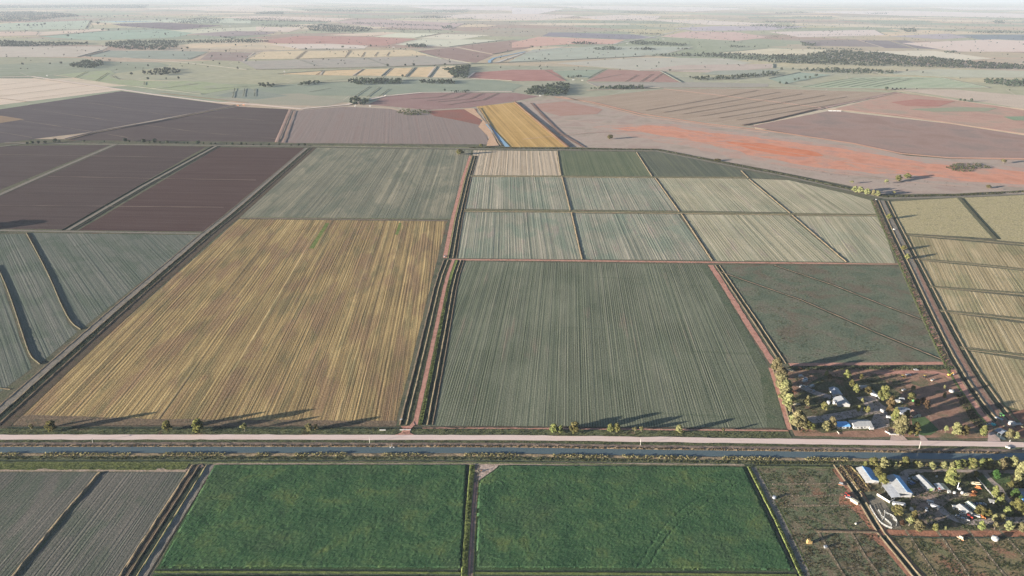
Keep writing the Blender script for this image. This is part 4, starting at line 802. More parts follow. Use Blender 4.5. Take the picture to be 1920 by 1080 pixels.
def scatter(name, poly, n, size, mat, label, seed=0, keep=0):
    w_ = [G(*p) for p in poly]; xy = [(p.x, p.y) for p in w_]; g = np.random.default_rng(seed); Cs = []
    x0, x1, y0, y1 = min(p[0] for p in xy), max(p[0] for p in xy), min(p[1] for p in xy), max(p[1] for p in xy)
    while len(Cs) < n:
        x, y = g.uniform(x0, x1), g.uniform(y0, y1)
        if inpoly(x, y, xy) and (not keep or mnoise.noise((x / keep, y / keep, seed)) > g.uniform(-.35, .25)): Cs.append((x, y, .14 + size * .1))
    Cn = np.repeat(np.array(Cs), 3, 0) + g.normal(0, size * .6, (n * 3, 3)) * np.array([1, 1, .06])
    V, Q = leaves(Cn, size, seed, up=3.5); return tag(np_obj(name, V, Q, mat), label, None, None, 'stuff')
scatter('pasture_tussocks', [(1414, 870), (1556, 868), (1642, 996), (1470, 996)], 1300, .7, T_GRASS, 'green tussocks of the upper red brown pasture', 21, 12)
scatter('pasture_tussocks', [(1474, 1000), (1642, 1000), (1706, 1090), (1512, 1090)], 1100, .7, leafmat('dry tussocks', [(.081, .074, .037), (.126, .111, .056), (.170, .141, .074)], .4), 'dry tussocks of the lower red brown pasture', 22, 10)
scatter('field_weeds', [(1342, 500), (1690, 503), (1770, 678), (1486, 678)], 1800, .8, T_GRASS, 'clumps of weeds in the triangle field', 23, 25)
scatter('yard_weeds', [(1490, 700), (1690, 700), (1720, 806), (1500, 812)], 2200, .9, T_GRASS, 'weeds and garden growth of the upper farm', 24, 8)
scatter('yard_weeds', [(1650, 885), (1925, 885), (1925, 990), (1720, 992)], 2800, .9, T_GRASS, 'weeds and garden growth of the lower farm', 25, 9)
scatter('paddock_weeds', [(1662, 1003), (1930, 1004), (1930, 1085), (1730, 1085)], 1500, .7, T_GRASS, 'thin weeds of the bottom right paddocks', 26, 10)
scatter('dry_scrub', [(1430, 300), (1560, 312), (1690, 330), (1900, 345), (1900, 352), (1690, 350), (1450, 316)], 160, 2.0, leafmat('dead scrub', [(.068, .056, .038), (.105, .083, .053)], .3), 'scattered dead scrub on the bare plain', 27)

# ------------------------------------------------------------------ trees
def tree_mesh(seed, h=10.0, r=4.0, lobes=12, per=115, lo=.2, leaf=1.0, narrow=1.0):
    g = np.random.default_rng(seed); P_ = []; cs = []; CO = []; OUT = []
    for k in range(lobes):
        t = (k + .5) / lobes; z = h * (lo + (.9 - lo) * t); rr = r * narrow * math.sin(math.pi * min(.97, .18 + .76 * t)) * g.uniform(.35, .8)
        a = k * 2.4 + g.uniform(-.6, .6); c = np.array([math.cos(a) * rr, math.sin(a) * rr, z]); s = g.uniform(1.15, 2.0) * r / 4
        cs.append((c, s)); d = g.normal(size=(per, 3)); d /= np.linalg.norm(d, axis=1)[:, None]; d[:, 2] = np.abs(d[:, 2]) * .9 - .25
        OUT.append(d.copy()); P_.append(c + d * s * (g.uniform(.5, 1.08, per)[:, None]) * np.array([1.1, 1.1, .9]))
        e = g.normal(size=(22, 3)); e /= np.linalg.norm(e, axis=1)[:, None]; CO.append(c + e * s * (g.uniform(.1, .55, 22)[:, None]))  # larger inner leaves added so the crown casts a solid shadow
    n1 = sum(len(p) for p in P_); P_ = np.concatenate(P_ + CO); V, Q = leaves(P_, np.concatenate([np.full(n1, leaf), np.full(len(P_) - n1, leaf * 1.9)]), seed, up=.25, out=np.concatenate(OUT + [g.normal(size=(len(P_) - n1, 3)) * .4]))
    mb_ = MB(); top = Vector((g.uniform(-.4, .4), g.uniform(-.4, .4), h * .55)); mb_.cyl((0, 0, -.3), top, .32 * h / 10, .16 * h / 10, 7, 0, False)
    for c, s in cs[::2]:
        b0 = top * g.uniform(.45, .95); mb_.cyl(b0, Vector(c), .13 * h / 10, .04, 5, 0, False)
    return V, Q, mb_
PROTO = {}
def protos(key, leafm, n, **k):
    L = []
    for i in range(n):
        V, Q, mb_ = tree_mesh(hash(key) % 1000 * 0 + len(PROTO) * 50 + i + 3, **k)
        c = np_obj('crown', V, Q, leafm); t = mb_.obj('trunk', BARK); L.append((t, c))
        for o in (t, c): COL.objects.unlink(o)
    PROTO[key] = L
protos('pale', L_PALE, 4); protos('yellow', L_YEL, 3); protos('olive', L_OLV, 3); protos('brown', L_BRN, 2, lobes=9, per=70)
protos('thin', L_PALE, 2, r=3, lobes=8, per=60, lo=.45); protos('green', L_GRN, 2, lo=.15, h=7, r=4); protos('bush', L_OLV, 3, lo=.08, h=5, r=4.2, lobes=9, per=80); protos('palebush', L_PALE, 2, lo=.08, h=5, r=4, lobes=9, per=80)
protos('big', L_PALE, 2, h=14, r=6.5, lobes=18, per=130, leaf=1.1)
PH = dict(pale=10, yellow=10, olive=10, brown=10, thin=10, green=7, bush=5, palebush=5, big=14)
PRW = dict(pale=4.6, yellow=4.6, olive=4.6, brown=4.6, thin=3.5, green=4.8, bush=4.8, palebush=4.8, big=7.5)
trng = random.Random(5)
def tree(kind, px, py, hpx, label, group=None, wpx=None, name=None, cat=None):
    b = G(px, py); h = hgt(px, py, hpx * 1.12) ; t, c = PROTO[kind][trng.randrange(len(PROTO[kind]))]
    bush = kind in ('bush', 'palebush')
    r = empty(name or ('bush' if bush else 'tree'), b, trng.uniform(0, 6.28)); s = h / PH[kind]
    sw = (1.08 * wpx * mpp(px, py) / 2 / PRW[kind]) if wpx else s * trng.uniform(.9, 1.1)
    r.scale = (sw, sw, s); tag(r, label, cat or ('bush' if bush else 'tree'), group)
    for o in (t, c):
        d = o.copy(); d.parent = r; COL.objects.link(d)
    return r
ORD = ['first', 'second', 'third', 'fourth', 'fifth', 'sixth', 'seventh', 'eighth', 'ninth', 'tenth', 'eleventh', 'twelfth', 'thirteenth', 'fourteenth', 'fifteenth', 'sixteenth', 'seventeenth', 'eighteenth', 'nineteenth', 'twentieth'] + ['%dth' % k for k in range(21, 80)]
LOOK = dict(pale='pale leafy', yellow='yellow green', olive='olive', brown='brown dry', thin='thin pale', green='bright green', bush='low olive', palebush='low pale', big='big pale')
def row(items, where, group, way='left', key=0):
    items = sorted(items, key=lambda t: t[1 + key]); cnt = {}
    for k, it in enumerate(items):
        kind, x, y, h = it[:4]; w_ = it[4] if len(it) > 4 else None
        tree(kind, x, y, h, '%s %s, %s from the %s %s' % (LOOK[kind], 'bush' if 'bush' in kind else 'tree', ORD[k], way, where), group, w_)
row([('thin', 61, 807, 11), ('yellow', 98, 809, 18), ('yellow', 315, 808, 17), ('olive', 371, 811, 21, 26), ('thin', 459, 809, 14), ('pale', 580, 809, 14), ('thin', 593, 809, 12)], 'along the road below the golden stubble', 'trees along the road below the stubble')
row([('yellow', 1038, 812, 15), ('yellow', 1050, 812, 13), ('yellow', 1077, 812, 19), ('yellow', 1144, 811, 14), ('yellow', 1156, 811, 15), ('thin', 1190, 811, 10), ('thin', 1202, 811, 11), ('pale', 1273, 812, 13, 16), ('thin', 1355, 812, 9)], 'along the road below the row crop', 'trees along the road below the row crop')
row([('pale', 1455, 699, 24), ('pale', 1463, 713, 22), ('pale', 1463, 728, 24), ('pale', 1471, 740, 24), ('pale', 1470, 752, 24), ('pale', 1477, 764, 24), ('thin', 1480, 776, 12), ('pale', 1487, 797, 18), ('pale', 1494, 800, 26), ('pale', 1503, 804, 20), ('olive', 1514, 806, 15), ('olive', 1523, 807, 12)], 'in the belt left of the upper farm', 'tree belt of the upper farmstead', 'top', 1)
for it in [('pale', 1548, 808, 17, 16, 'pale tree touching the left end of the blue roofed long shed'), ('pale', 1558, 806, 22, 16, 'taller pale tree in front of the blue roofed long shed'), ('pale', 1512, 761, 17, 12, 'lone pale tree between the timber pile and the house with tanks'),
           ('yellow', 1545, 769, 14, 14, 'yellow green garden tree below the white tanks'), ('yellow', 1587, 712, 16, 15, 'yellow tree at the top of the hedge beside the upper sheds'), ('olive', 1596, 726, 13, 10, 'olive tree in the middle of the hedge beside the upper sheds'), ('yellow', 1604, 737, 15, 13, 'yellow green tree at the foot of the hedge beside the upper sheds'),
           ('yellow', 1609, 773, 12, 8, 'small yellow green tree beside the gravel drive, leftmost of three'), ('yellow', 1619, 773, 8, 6, 'smallest yellow green tree beside the gravel drive, middle of three'), ('yellow', 1626, 775, 12, 9, 'small yellow green tree beside the gravel drive, rightmost of three'), ('olive', 1614, 711, 9, 8, 'small olive tree above the little white shed'),
           ('olive', 1627, 738, 12, 14, 'olive tree beside the little grey shed'), ('palebush', 1549, 704, 7, 10, 'fallen pale bush above the blue roofed shed'), ('palebush', 1556, 709, 6, 9, 'second fallen pale bush above the blue roofed shed'), ('palebush', 1616, 754, 6, 9, 'low pale bush in the gravel yard'),
           ('yellow', 1655, 752, 26, 21, 'large yellow green tree right of the white van'), ('brown', 1667, 776, 30, 20, 'tall brown tinged tree with a bare white trunk'), ('yellow', 1676, 793, 24, 16, 'yellow green tree behind the biggest farm tree'), ('big', 1685, 817, 32, 32, 'biggest pale tree at the entrance of the upper farmstead'),
           ('yellow', 1699, 785, 14, 14, 'yellow green tree right of the long white caravan'), ('olive', 1715, 817, 22, 16, 'dark olive tree right of the biggest farm tree'), ('olive', 1703, 817, 18, 14, 'darker olive tree in the shade of the biggest farm tree'), ('thin', 1710, 737, 13, 10, 'lone pale tree standing in the shadowed paddock'),
           ('yellow', 1708, 749, 11, 18, 'yellow green bushy tree behind the cottage'), ('brown', 1736, 768, 16, 12, 'reddish brown dry tree right of the cottages'), ('brown', 1729, 758, 12, 12, 'dark brown tree behind the brown roofed house'), ('olive', 1718, 762, 12, 14, 'dark olive tree behind the cottages'), ('palebush', 1770, 745, 8, 9, 'tan shrub in the shadowed paddock'), ('palebush', 1771, 728, 5, 6, 'tiny tan shrub above the white tank in the paddock'),
           ('pale', 1791, 816, 21, 19, 'broad pale tree at the foot of the paddock, left of its brown neighbour'), ('olive', 1808, 817, 17, 17, 'olive brown tree right of the broad pale tree by the road'), ('thin', 1772, 812, 12, 9, 'thin pale tree beside the dark lawn'), ('yellow', 1842, 818, 17, 17, 'round yellow green tree alone by the road junction'),
           ('pale', 1892, 822, 15, 17, 'round pale tree beside the blue pond'), ('pale', 1904, 823, 12, 11, 'smaller pale tree right of the blue pond')]: tree(it[0], it[1], it[2], it[3], it[5], None, it[4])
row([('yellow', 1622, 875, 9), ('yellow', 1636, 876, 16), ('pale', 1655, 877, 17), ('yellow', 1667, 875, 11), ('pale', 1677, 875, 10), ('pale', 1686, 875, 10), ('yellow', 1695, 876, 17), ('yellow', 1715, 875, 10), ('pale', 1723, 876, 10), ('thin', 1736, 878, 9), ('pale', 1746, 880, 12), ('thin', 1760, 878, 9), ('pale', 1769, 879, 12), ('pale', 1783, 880, 12), ('yellow', 1792, 879, 14),
     ('yellow', 1802, 877, 14), ('yellow', 1820, 878, 17), ('yellow', 1838, 879, 17), ('yellow', 1850, 878, 17), ('pale', 1868, 881, 15), ('pale', 1877, 882, 18), ('pale', 1884, 876, 16), ('pale', 1897, 878, 19)], 'between the canal and lower farm', 'tree row between the canal and the lower farm')
for it in [('big', 1907, 906, 36, 24, 'huge pale tree towering over the right end of the tree row'), ('big', 1924, 900, 36, 24, 'huge pale tree cut by the right edge'), ('olive', 1895, 914, 10, 14, 'olive tree at the foot of the huge pale tree, left one'), ('olive', 1911, 914, 10, 14, 'olive tree at the foot of the huge pale tree, right one'), ('yellow', 1780, 910, 26, 30, 'broad autumn coloured tree behind the open carport'),
           ('olive', 1828, 896, 12, 10, 'small dark tree at the end of the drive'), ('green', 1866, 896, 12, 17, 'small round bright green tree on the lawn'), ('yellow', 1863, 934, 20, 15, 'tall yellow green tree beside the garden drive'), ('olive', 1877, 934, 10, 11, 'small olive tree right of the tall garden tree'), ('yellow', 1873, 948, 15, 16, 'yellow tree in the middle of the garden line'),
           ('yellow', 1889, 964, 12, 18, 'yellow tree at the lower end of the garden line'), ('green', 1902, 934, 14, 17, 'bright green tree left of the dark roofed house'), ('green', 1911, 939, 9, 12, 'bright green bush left of the blue roofed house'), ('olive', 1904, 960, 22, 24, 'olive tree below the blue roofed house, left one'), ('olive', 1917, 966, 20, 18, 'olive tree below the blue roofed house, right one'),
           ('olive', 1836, 966, 16, 20, 'olive tree right of the parallel white sheds'), ('olive', 1850, 968, 12, 14, 'small olive tree further right of the parallel white sheds'), ('pale', 1864, 979, 13, 13, 'pale tree of the pair beside the drive, left one'), ('pale', 1876, 979, 13, 13, 'pale tree of the pair beside the drive, right one'), ('olive', 1644, 896, 18, 18, 'olive tree between the livestock shed and the big shed, upper one'),
           ('olive', 1654, 909, 18, 18, 'olive tree between the livestock shed and the big shed, lower one'), ('yellow', 1662, 893, 9, 11, 'small round yellow tree above the big shed'), ('yellow', 1682, 965, 16, 23, 'round yellow green tree beside the stock yards'), ('thin', 1712, 957, 9, 10, 'small pale tree in the dirt yard'), ('olive', 1713, 973, 14, 14, 'olive tree in the dirt yard'), ('thin', 1704, 986, 16, 18, 'thin greyish tree left of the big pale green tree'),
           ('pale', 1722, 996, 18, 24, 'big pale green tree beside the red dirt lane'), ('brown', 1691, 985, 8, 12, 'dead brown shrub beside the stock yards')]: tree(it[0], it[1], it[2], it[3], it[5], None, it[4])
row([('yellow', 1752, 995, 12), ('thin', 1772, 995, 7), ('yellow', 1838, 994, 14), ('thin', 1864, 993, 13), ('pale', 1890, 996, 17), ('pale', 1912, 996, 14)], 'along the red dirt lane below the lower farm', 'trees along the red dirt lane')
# middle distance trees
for it in [('olive', 1666, 411, 9, 10, 'lone tree beside the drain in the upper yellow field'), ('olive', 1694, 469, 8, 11, 'upper tree of the pair beside the right drain'), ('yellow', 1701, 486, 9, 12, 'lower tree of the pair beside the right drain'), ('pale', 1602, 361, 11, 11, 'leftmost tree of the clump behind the plot grid corner'), ('pale', 1612, 362, 11, 12, 'second tree of the clump behind the plot grid corner'),
           ('pale', 1625, 365, 11, 12, 'third tree of the clump behind the plot grid corner'), ('pale', 1637, 367, 10, 10, 'fourth tree of the clump behind the plot grid corner'), ('pale', 1645, 368, 10, 12, 'rightmost tree of the clump behind the plot grid corner'), ('thin', 1676, 365, 6, 7, 'small lone tree right of the clump behind the plot grid'), ('thin', 1661, 345, 8, 10, 'pale tree on the bare plain, lowest of three'),
           ('olive', 1684, 340, 11, 13, 'pale tree on the bare plain, middle of three'), ('olive', 1701, 335, 9, 14, 'pale tree on the bare plain, rightmost of three'), ('thin', 1597, 345, 6, 8, 'tiny tree on the bare plain left of the three'), ('olive', 1853, 353, 6, 10, 'tiny tree on the bare plain near the right edge'), ('thin', 1881, 307, 8, 12, 'pale tree at the foot of the dull brown field'), ('yellow', 862, 290, 9, 16, 'yellow green tree at the top corner of the streaked field'),
           ('olive', 902, 276, 6, 8, 'small dark tree on the bank behind the pale lined plot'), ('olive', 1144, 261, 8, 12, 'lone dark tree on the bare plain behind the golden block'), ('olive', 1345, 302, 4, 14, 'low dry bush beside the weedy bank'), ('olive', -46, 427, 13, 60, 'dark tree beyond the left edge')]: tree(it[0], it[1], it[2], it[3], it[5], None, it[4])
# ---- small far trees: one mesh each
def far_mesh(seed, n=70):
    g = np.random.default_rng(seed); d = g.normal(size=(n, 3)); d /= np.linalg.norm(d, axis=1)[:, None]
    P_ = d * g.uniform(.6, 1, n)[:, None] * np.array([4.2, 4.2, 3.8]) + np.array([0, 0, 5.6]); P_ += g.normal(0, .5, P_.shape)
    V, Q = leaves(P_, 2.1, seed, up=.2); a = np.array([[-.3, 0, 0], [.3, 0, 0], [.2, 0, 4], [-.2, 0, 4], [0, -.3, 0], [0, .3, 0], [0, .2, 4], [0, -.2, 4]]); k = len(V)
    return np.concatenate([V, a]), np.concatenate([Q, np.array([[k, k + 1, k + 2, k + 3], [k + 4, k + 5, k + 6, k + 7]])])
FT = []
for i in range(4):
    o = np_obj('tree', *far_mesh(200 + i), L_FAR); COL.objects.unlink(o); FT.append(o)
def fars(pts, label, group, sz=1.0):
    pts = sorted(pts)
    for i, (x, y, h) in enumerate(pts):
        o = trng.choice(FT).copy(); COL.objects.link(o); o.location = G(x, y); s = hgt(x, y, h) / 9.6 * sz; o.scale = (s * trng.uniform(.8, 1.3), s, s); o.rotation_euler.z = trng.uniform(0, 6)
        tag(o, label.replace('#', ORD[i]), 'tree', group)
fars([(52, 271, 6), (61, 271, 8), (73, 270, 7), (85, 269, 6), (104, 267, 8), (112, 267, 5), (158, 267, 5), (196, 267, 4), (235, 266, 8), (243, 267, 5), (270, 268, 8), (281, 269, 6), (291, 268, 9), (300, 269, 5), (314, 269, 6), (330, 270, 4), (345, 270, 4), (352, 270, 4), (372, 271, 8), (382, 271, 5), (396, 272, 5), (404, 271, 4), (425, 272, 4), (436, 272, 5), (453, 272, 6), (462, 272, 4), (475, 273, 4), (490, 273, 4), (505, 273, 5), (524, 273, 5), (546, 274, 4), (560, 274, 5), (572, 274, 6)],
     'small dark tree, # from the left along the track above the dark ploughed fields', 'small trees above the dark ploughed fields')
fars([(43, 122, 5), (94, 121, 4), (115, 120, 5), (139, 120, 4), (247, 141, 6), (278, 150, 6), (312, 149, 4), (335, 148, 5), (278, 125, 5), (341, 93, 4), (343, 97, 4), (397, 83, 4), (352, 92, 5), (424, 98, 5), (442, 86, 4), (412, 121, 4), (446, 130, 5), (574, 94, 5), (613, 94, 4), (643, 90, 5), (727, 125, 6), (760, 124, 5), (776, 124, 6), (834, 123, 5), (755, 145, 6), (834, 171, 5), (695, 88, 5), (992, 112, 4), (1022, 112, 4), (1191, 104, 4), (1256, 134, 5), (998, 90, 5), (1014, 90, 4), (1371, 89, 5), (1376, 80, 5), (1100, 134, 3), (1415, 89, 4), (1440, 88, 3)],
     'small lone tree on the far fields left of the forest, # from the left', 'lone trees on the far fields')
fars([(1462, 158, 6), (1474, 159, 6), (1490, 152, 6), (1497, 150, 5), (1530, 144, 6), (1465, 132, 6), (1486, 131, 5), (1518, 147, 5), (1510, 147, 5), (1662, 169, 7), (1673, 168, 4), (1681, 168, 4), (1688, 168, 4), (1696, 168, 4), (1719, 168, 3), (1700, 134, 5), (1730, 137, 4), (1800, 190, 6), (1808, 191, 6), (1821, 191, 7), (1626, 54, 3), (1543, 60, 3), (1560, 60, 3), (1800, 148, 3), (1893, 170, 3)],
     'small lone tree on the far fields around the forest, # from the left', 'lone trees around the far forest')
fars([(36, 49, 4), (53, 49, 4), (63, 49, 4), (70, 49, 4), (78, 48, 4), (84, 47, 5), (164, 31, 3), (171, 32, 3), (184, 31, 3), (191, 32, 3), (202, 33, 3), (215, 33, 3), (232, 31, 3), (240, 31, 3), (276, 33, 3), (294, 39, 4), (301, 40, 4), (172, 42, 4), (184, 46, 6), (198, 47, 4), (192, 58, 4), (204, 58, 4), (222, 57, 4), (313, 37, 3), (310, 66, 5), (128, 69, 5)],
     'tiny lone tree on the far green fields, # from the left', 'tiny lone trees of the upper left')

# ---- far woods that read as masses
def wood(name, poly, spacing, h, label, seed=0, q=16, gap=0, mat=None):
    w_ = [G(*p) for p in poly]; xy = [(p.x, p.y) for p in w_]; g = np.random.default_rng(seed)
    x0, x1, y0, y1 = min(p[0] for p in xy), max(p[0] for p in xy), min(p[1] for p in xy), max(p[1] for p in xy)
    area = 0
    for i in range(len(xy)): area += xy[i - 1][0] * xy[i][1] - xy[i][0] * xy[i - 1][1]
    n = int(min(4200, max(4, abs(area) / 2 / spacing ** 2))); Cs = []; tries = 0
    while len(Cs) < n and tries < n * 60:
        tries += 1; x, y = g.uniform(x0, x1), g.uniform(y0, y1)
        if inpoly(x, y, xy) and (not gap or mnoise.noise((x / gap, y / gap, seed)) > g.uniform(-.4, .2)): Cs.append((x, y, g.uniform(.65, 1.2)))
    P_ = []; S = []
    for x, y, s in Cs:
        d = g.normal(size=(q, 3)); d /= np.linalg.norm(d, axis=1)[:, None]
        P_.append(d * g.uniform(.55, 1, q)[:, None] * np.array([.42, .42, .36]) * h * s + np.array([x, y, h * s * .58])); S.append(np.full(q, h * s * .34))
    P_ = np.concatenate(P_); V, Q = leaves(P_, np.concatenate(S), seed, up=.2)
    return tag(np_obj(name, V, Q, mat or L_FAR), label, None, None, 'stuff')
W = [([(1440, 104), (1500, 105), (1550, 97), (1575, 96), (1660, 101), (1700, 107), (1740, 108), (1800, 114), (1900, 122), (1960, 126), (1960, 131), (1800, 129), (1700, 126), (1600, 124), (1440, 118)], 26, 15, 'dark forest across the upper right plain', 26),
     ([(1222, 104), (1290, 101), (1380, 101), (1440, 104), (1440, 117), (1390, 112), (1300, 106), (1225, 106)], 30, 13, 'belt of trees leading into the dark forest', 0),
     ([(1495, 131), (1560, 129), (1640, 132), (1680, 135), (1672, 139), (1600, 139), (1500, 135)], 24, 13, 'belt of trees below the dark forest', 0), ([(1440, 135), (1462, 137), (1455, 142), (1440, 143)], 22, 13, 'end of the belt beside the light green fields', 0),
     ([(1292, 147), (1340, 145), (1390, 142), (1440, 136), (1442, 143), (1380, 149), (1310, 152)], 22, 13, 'belt of trees above the striped brown field', 0),
     ([(1840, 151), (1860, 150), (1925, 152), (1960, 154), (1960, 164), (1900, 164), (1848, 158)], 22, 14, 'wood at the right edge above the brown fields', 0),
     ([(982, 175), (1000, 165), (1030, 159), (1066, 158), (1068, 168), (1060, 180), (1030, 181), (990, 178)], 17, 14, 'dark clump of trees round the far farmhouse', 0),
     ([(1106, 168), (1140, 163), (1205, 162), (1206, 168), (1150, 168)], 16, 12, 'row of trees right of the far farmhouse', 0), ([(1064, 144), (1090, 143), (1092, 146), (1066, 147)], 16, 10, 'row of trees at the far maroon field', 0),
     ([(830, 130), (850, 128), (882, 125), (880, 135), (876, 148), (852, 147), (842, 138)], 18, 15, 'tree clump at the end of the straw plots', 0), ([(645, 152), (690, 149), (752, 150), (752, 158), (670, 160)], 18, 14, 'dark belt of trees in the middle of the plain', 0),
     ([(785, 153), (820, 152), (855, 153), (852, 158), (790, 158)], 18, 13, 'short belt of trees in the middle of the plain', 0), ([(553, 159), (580, 155), (601, 152), (600, 158), (560, 162)], 18, 13, 'small belt of trees left of the dark belt', 0), ([(482, 158), (518, 158), (516, 164), (484, 164)], 20, 12, 'small grove beside the green field', 0),
     ([(653, 190), (670, 185), (690, 189), (690, 197), (660, 198)], 14, 13, 'grove round the roadside farmhouse', 0), ([(130, 123), (155, 116), (190, 114), (196, 122), (180, 129), (140, 128)], 20, 13, 'dark grove upper left', 12), ([(266, 136), (300, 130), (338, 131), (338, 137), (300, 143), (272, 140)], 22, 13, 'scattered grove with long shadows upper left', 30),
     ([(-60, 80), (10, 77), (60, 80), (165, 81), (165, 84), (60, 88), (-60, 88)], 26, 14, 'belt of trees at the upper left edge', 0), ([(194, 82), (240, 77), (330, 77), (336, 88), (300, 95), (240, 94), (200, 88)], 30, 15, 'wood with a house in the upper left', 0), ([(320, 78), (400, 76), (480, 75), (510, 78), (480, 81), (330, 81)], 34, 13, 'line of trees running from the upper left wood', 0),
     ([(405, 68), (440, 72), (480, 76), (480, 80), (440, 76)], 34, 12, 'avenue of trees in the upper left', 0), ([(-100, 23), (60, 22), (130, 26), (152, 30), (60, 40), (-100, 43)], 42, 18, 'blue far wood at the upper left', 200), ([(-100, 11), (120, 10), (280, 9), (270, 16), (140, 15), (-100, 17)], 80, 24, 'bluest far wood at the upper left', 0),
     ([(575, 50), (600, 46), (660, 50), (700, 54), (690, 60), (620, 61), (580, 58)], 38, 15, 'dark wood in the upper middle', 0), ([(320, 38), (380, 33), (420, 36), (408, 44), (340, 45)], 55, 14, 'scattered wood in the upper left middle', 60), ([(476, 25), (510, 22), (532, 23), (530, 27), (480, 27)], 45, 14, 'small far wood in the upper middle', 0),
     ([(436, 36), (500, 34), (560, 38), (620, 40), (620, 42), (520, 41), (440, 39)], 50, 12, 'far line of trees in the upper middle', 0), ([(480, 46), (560, 48), (600, 48), (600, 52), (500, 50)], 50, 12, 'far line of trees above the dark wood', 0), ([(560, 18), (640, 17), (700, 19), (690, 23), (580, 22)], 70, 14, 'far scattered trees in the upper middle', 0),
     ([(766, 34), (800, 30), (850, 32), (826, 35)], 50, 14, 'small far wood with a white house', 0), ([(770, 24), (830, 19), (880, 17), (876, 24), (800, 26)], 80, 14, 'hazy far wood in the upper middle', 0), ([(857, 35), (890, 34), (886, 36), (860, 36.5)], 45, 12, 'thin far row of trees on the pale field', 0), ([(826, 50), (846, 48), (850, 53), (832, 55)], 35, 14, 'round far clump of trees', 0),
     ([(660, 42), (760, 45), (830, 48), (830, 50), (740, 48), (660, 45)], 48, 11, 'far line of trees above the red field', 0), ([(700, 54), (760, 55), (830, 56), (830, 58), (740, 57)], 40, 10, 'far line of trees by the pale strip', 0), ([(758, 86), (780, 83), (800, 85), (800, 90), (766, 90)], 24, 15, 'grove of tall trees beside the far sheds', 0),
     ([(1070, 81), (1095, 79), (1120, 82), (1110, 84), (1078, 83)], 26, 13, 'grove beside the far red field', 0), ([(1112, 91), (1140, 88), (1175, 92), (1160, 94), (1116, 94)], 26, 12, 'grove beside the far green field, left one', 0), ([(1180, 92), (1210, 90), (1232, 93), (1228, 95), (1184, 94)], 26, 12, 'grove beside the far green field, right one', 0),
     ([(1178, 80), (1200, 77), (1240, 80), (1290, 84), (1280, 87), (1220, 85), (1184, 84)], 30, 14, 'long grove beside the far white house', 0), ([(1184, 62), (1240, 63), (1240, 66), (1200, 65)], 40, 12, 'far line of trees beside the road', 0), ([(1154, 22), (1200, 21), (1260, 26), (1220, 27), (1170, 25)], 70, 13, 'far grove on the pale plain', 0), ([(1155, 37), (1200, 36), (1180, 39)], 50, 12, 'tiny far grove on the pale plain', 0),
     ([(1395, 47), (1440, 46), (1500, 49), (1480, 52), (1410, 50)], 46, 13, 'far grove on the right plain', 0), ([(1450, 52), (1500, 53), (1495, 55), (1460, 54)], 44, 12, 'far grove below on the right plain', 0), ([(1440, 24), (1500, 22), (1520, 24), (1460, 27)], 75, 14, 'hazy grove on the right plain', 0), ([(1430, 40), (1490, 40), (1492, 43), (1440, 43)], 55, 13, 'far grove with a white house on the right plain', 0), ([(1480, 31), (1560, 31), (1560, 33), (1490, 33)], 60, 12, 'thin far grove on the right plain', 0),
     ([(1500, 80), (1530, 82), (1530, 87), (1504, 87)], 28, 13, 'grove at the end of the dark strips', 0), ([(1510, 90), (1560, 92), (1620, 92), (1620, 95), (1520, 93)], 34, 12, 'scattered trees above the forest', 60), ([(1685, 55), (1715, 53), (1720, 60), (1700, 61)], 40, 16, 'dark block of trees on the right plain', 0), ([(1765, 59), (1790, 57), (1792, 60)], 40, 12, 'small far clump on the right plain', 0),
     ([(1815, 60), (1860, 58), (1920, 60), (1960, 62), (1960, 64), (1830, 63)], 48, 13, 'belt of trees at the right edge of the plain', 0), ([(1860, 40), (1878, 38), (1884, 44), (1866, 45)], 50, 16, 'teal clump on the right plain', 0), ([(1620, 25), (1664, 24), (1662, 27), (1630, 27)], 70, 13, 'pale far grove with a white house', 0), ([(1770, 97), (1796, 97), (1790, 100), (1772, 100)], 26, 12, 'small grove right of the dark strips', 0),
     ([(845, 172), (885, 171), (884, 174), (850, 174)], 14, 8, 'low scrub beside the curving road', 0), ([(1440, 64), (1560, 65), (1630, 64), (1630, 66), (1500, 67), (1440, 72)], 60, 8, 'thin line of trees along a far fence', 0), ([(1270, 92), (1290, 91), (1290, 94), (1272, 94)], 26, 12, 'tiny grove left of the forest belt', 0), ([(1366, 87), (1378, 86), (1408, 89), (1380, 90)], 26, 10, 'few trees above the forest belt', 0)]
W += [([(-300, 26), (2200, 32), (2300, 62), (-400, 66)], 220, 14, 'scattered trees over the most distant fields', 420), ([(-300, 68), (960, 66), (960, 132), (-300, 132)], 230, 11, 'scattered trees over the far left fields', 260), ([(960, 66), (2200, 62), (2200, 135), (960, 132)], 230, 11, 'scattered trees over the far right fields', 260), ([(-300, 8), (2200, 12), (2300, 26), (-400, 24)], 420, 17, 'hazy trees at the edge of the plain', 1400)]
for k, (pl, sp_, h, lb, gp) in enumerate(W): wood('wood', pl, sp_, h, lb, 300 + k, gap=gp)
wood('thicket', [(742, 212), (757, 205), (790, 207), (812, 212), (800, 216), (765, 217)], 11, 6, 'low dark thicket in the reddish grey field', 400, q=20, mat=T_GRASS)
wood('thicket', [(1770, 315), (1790, 307), (1830, 307), (1864, 316), (1830, 318), (1815, 325), (1790, 322)], 6, 3.5, 'low green thicket on the red plain', 401, q=22, mat=T_GRASS)
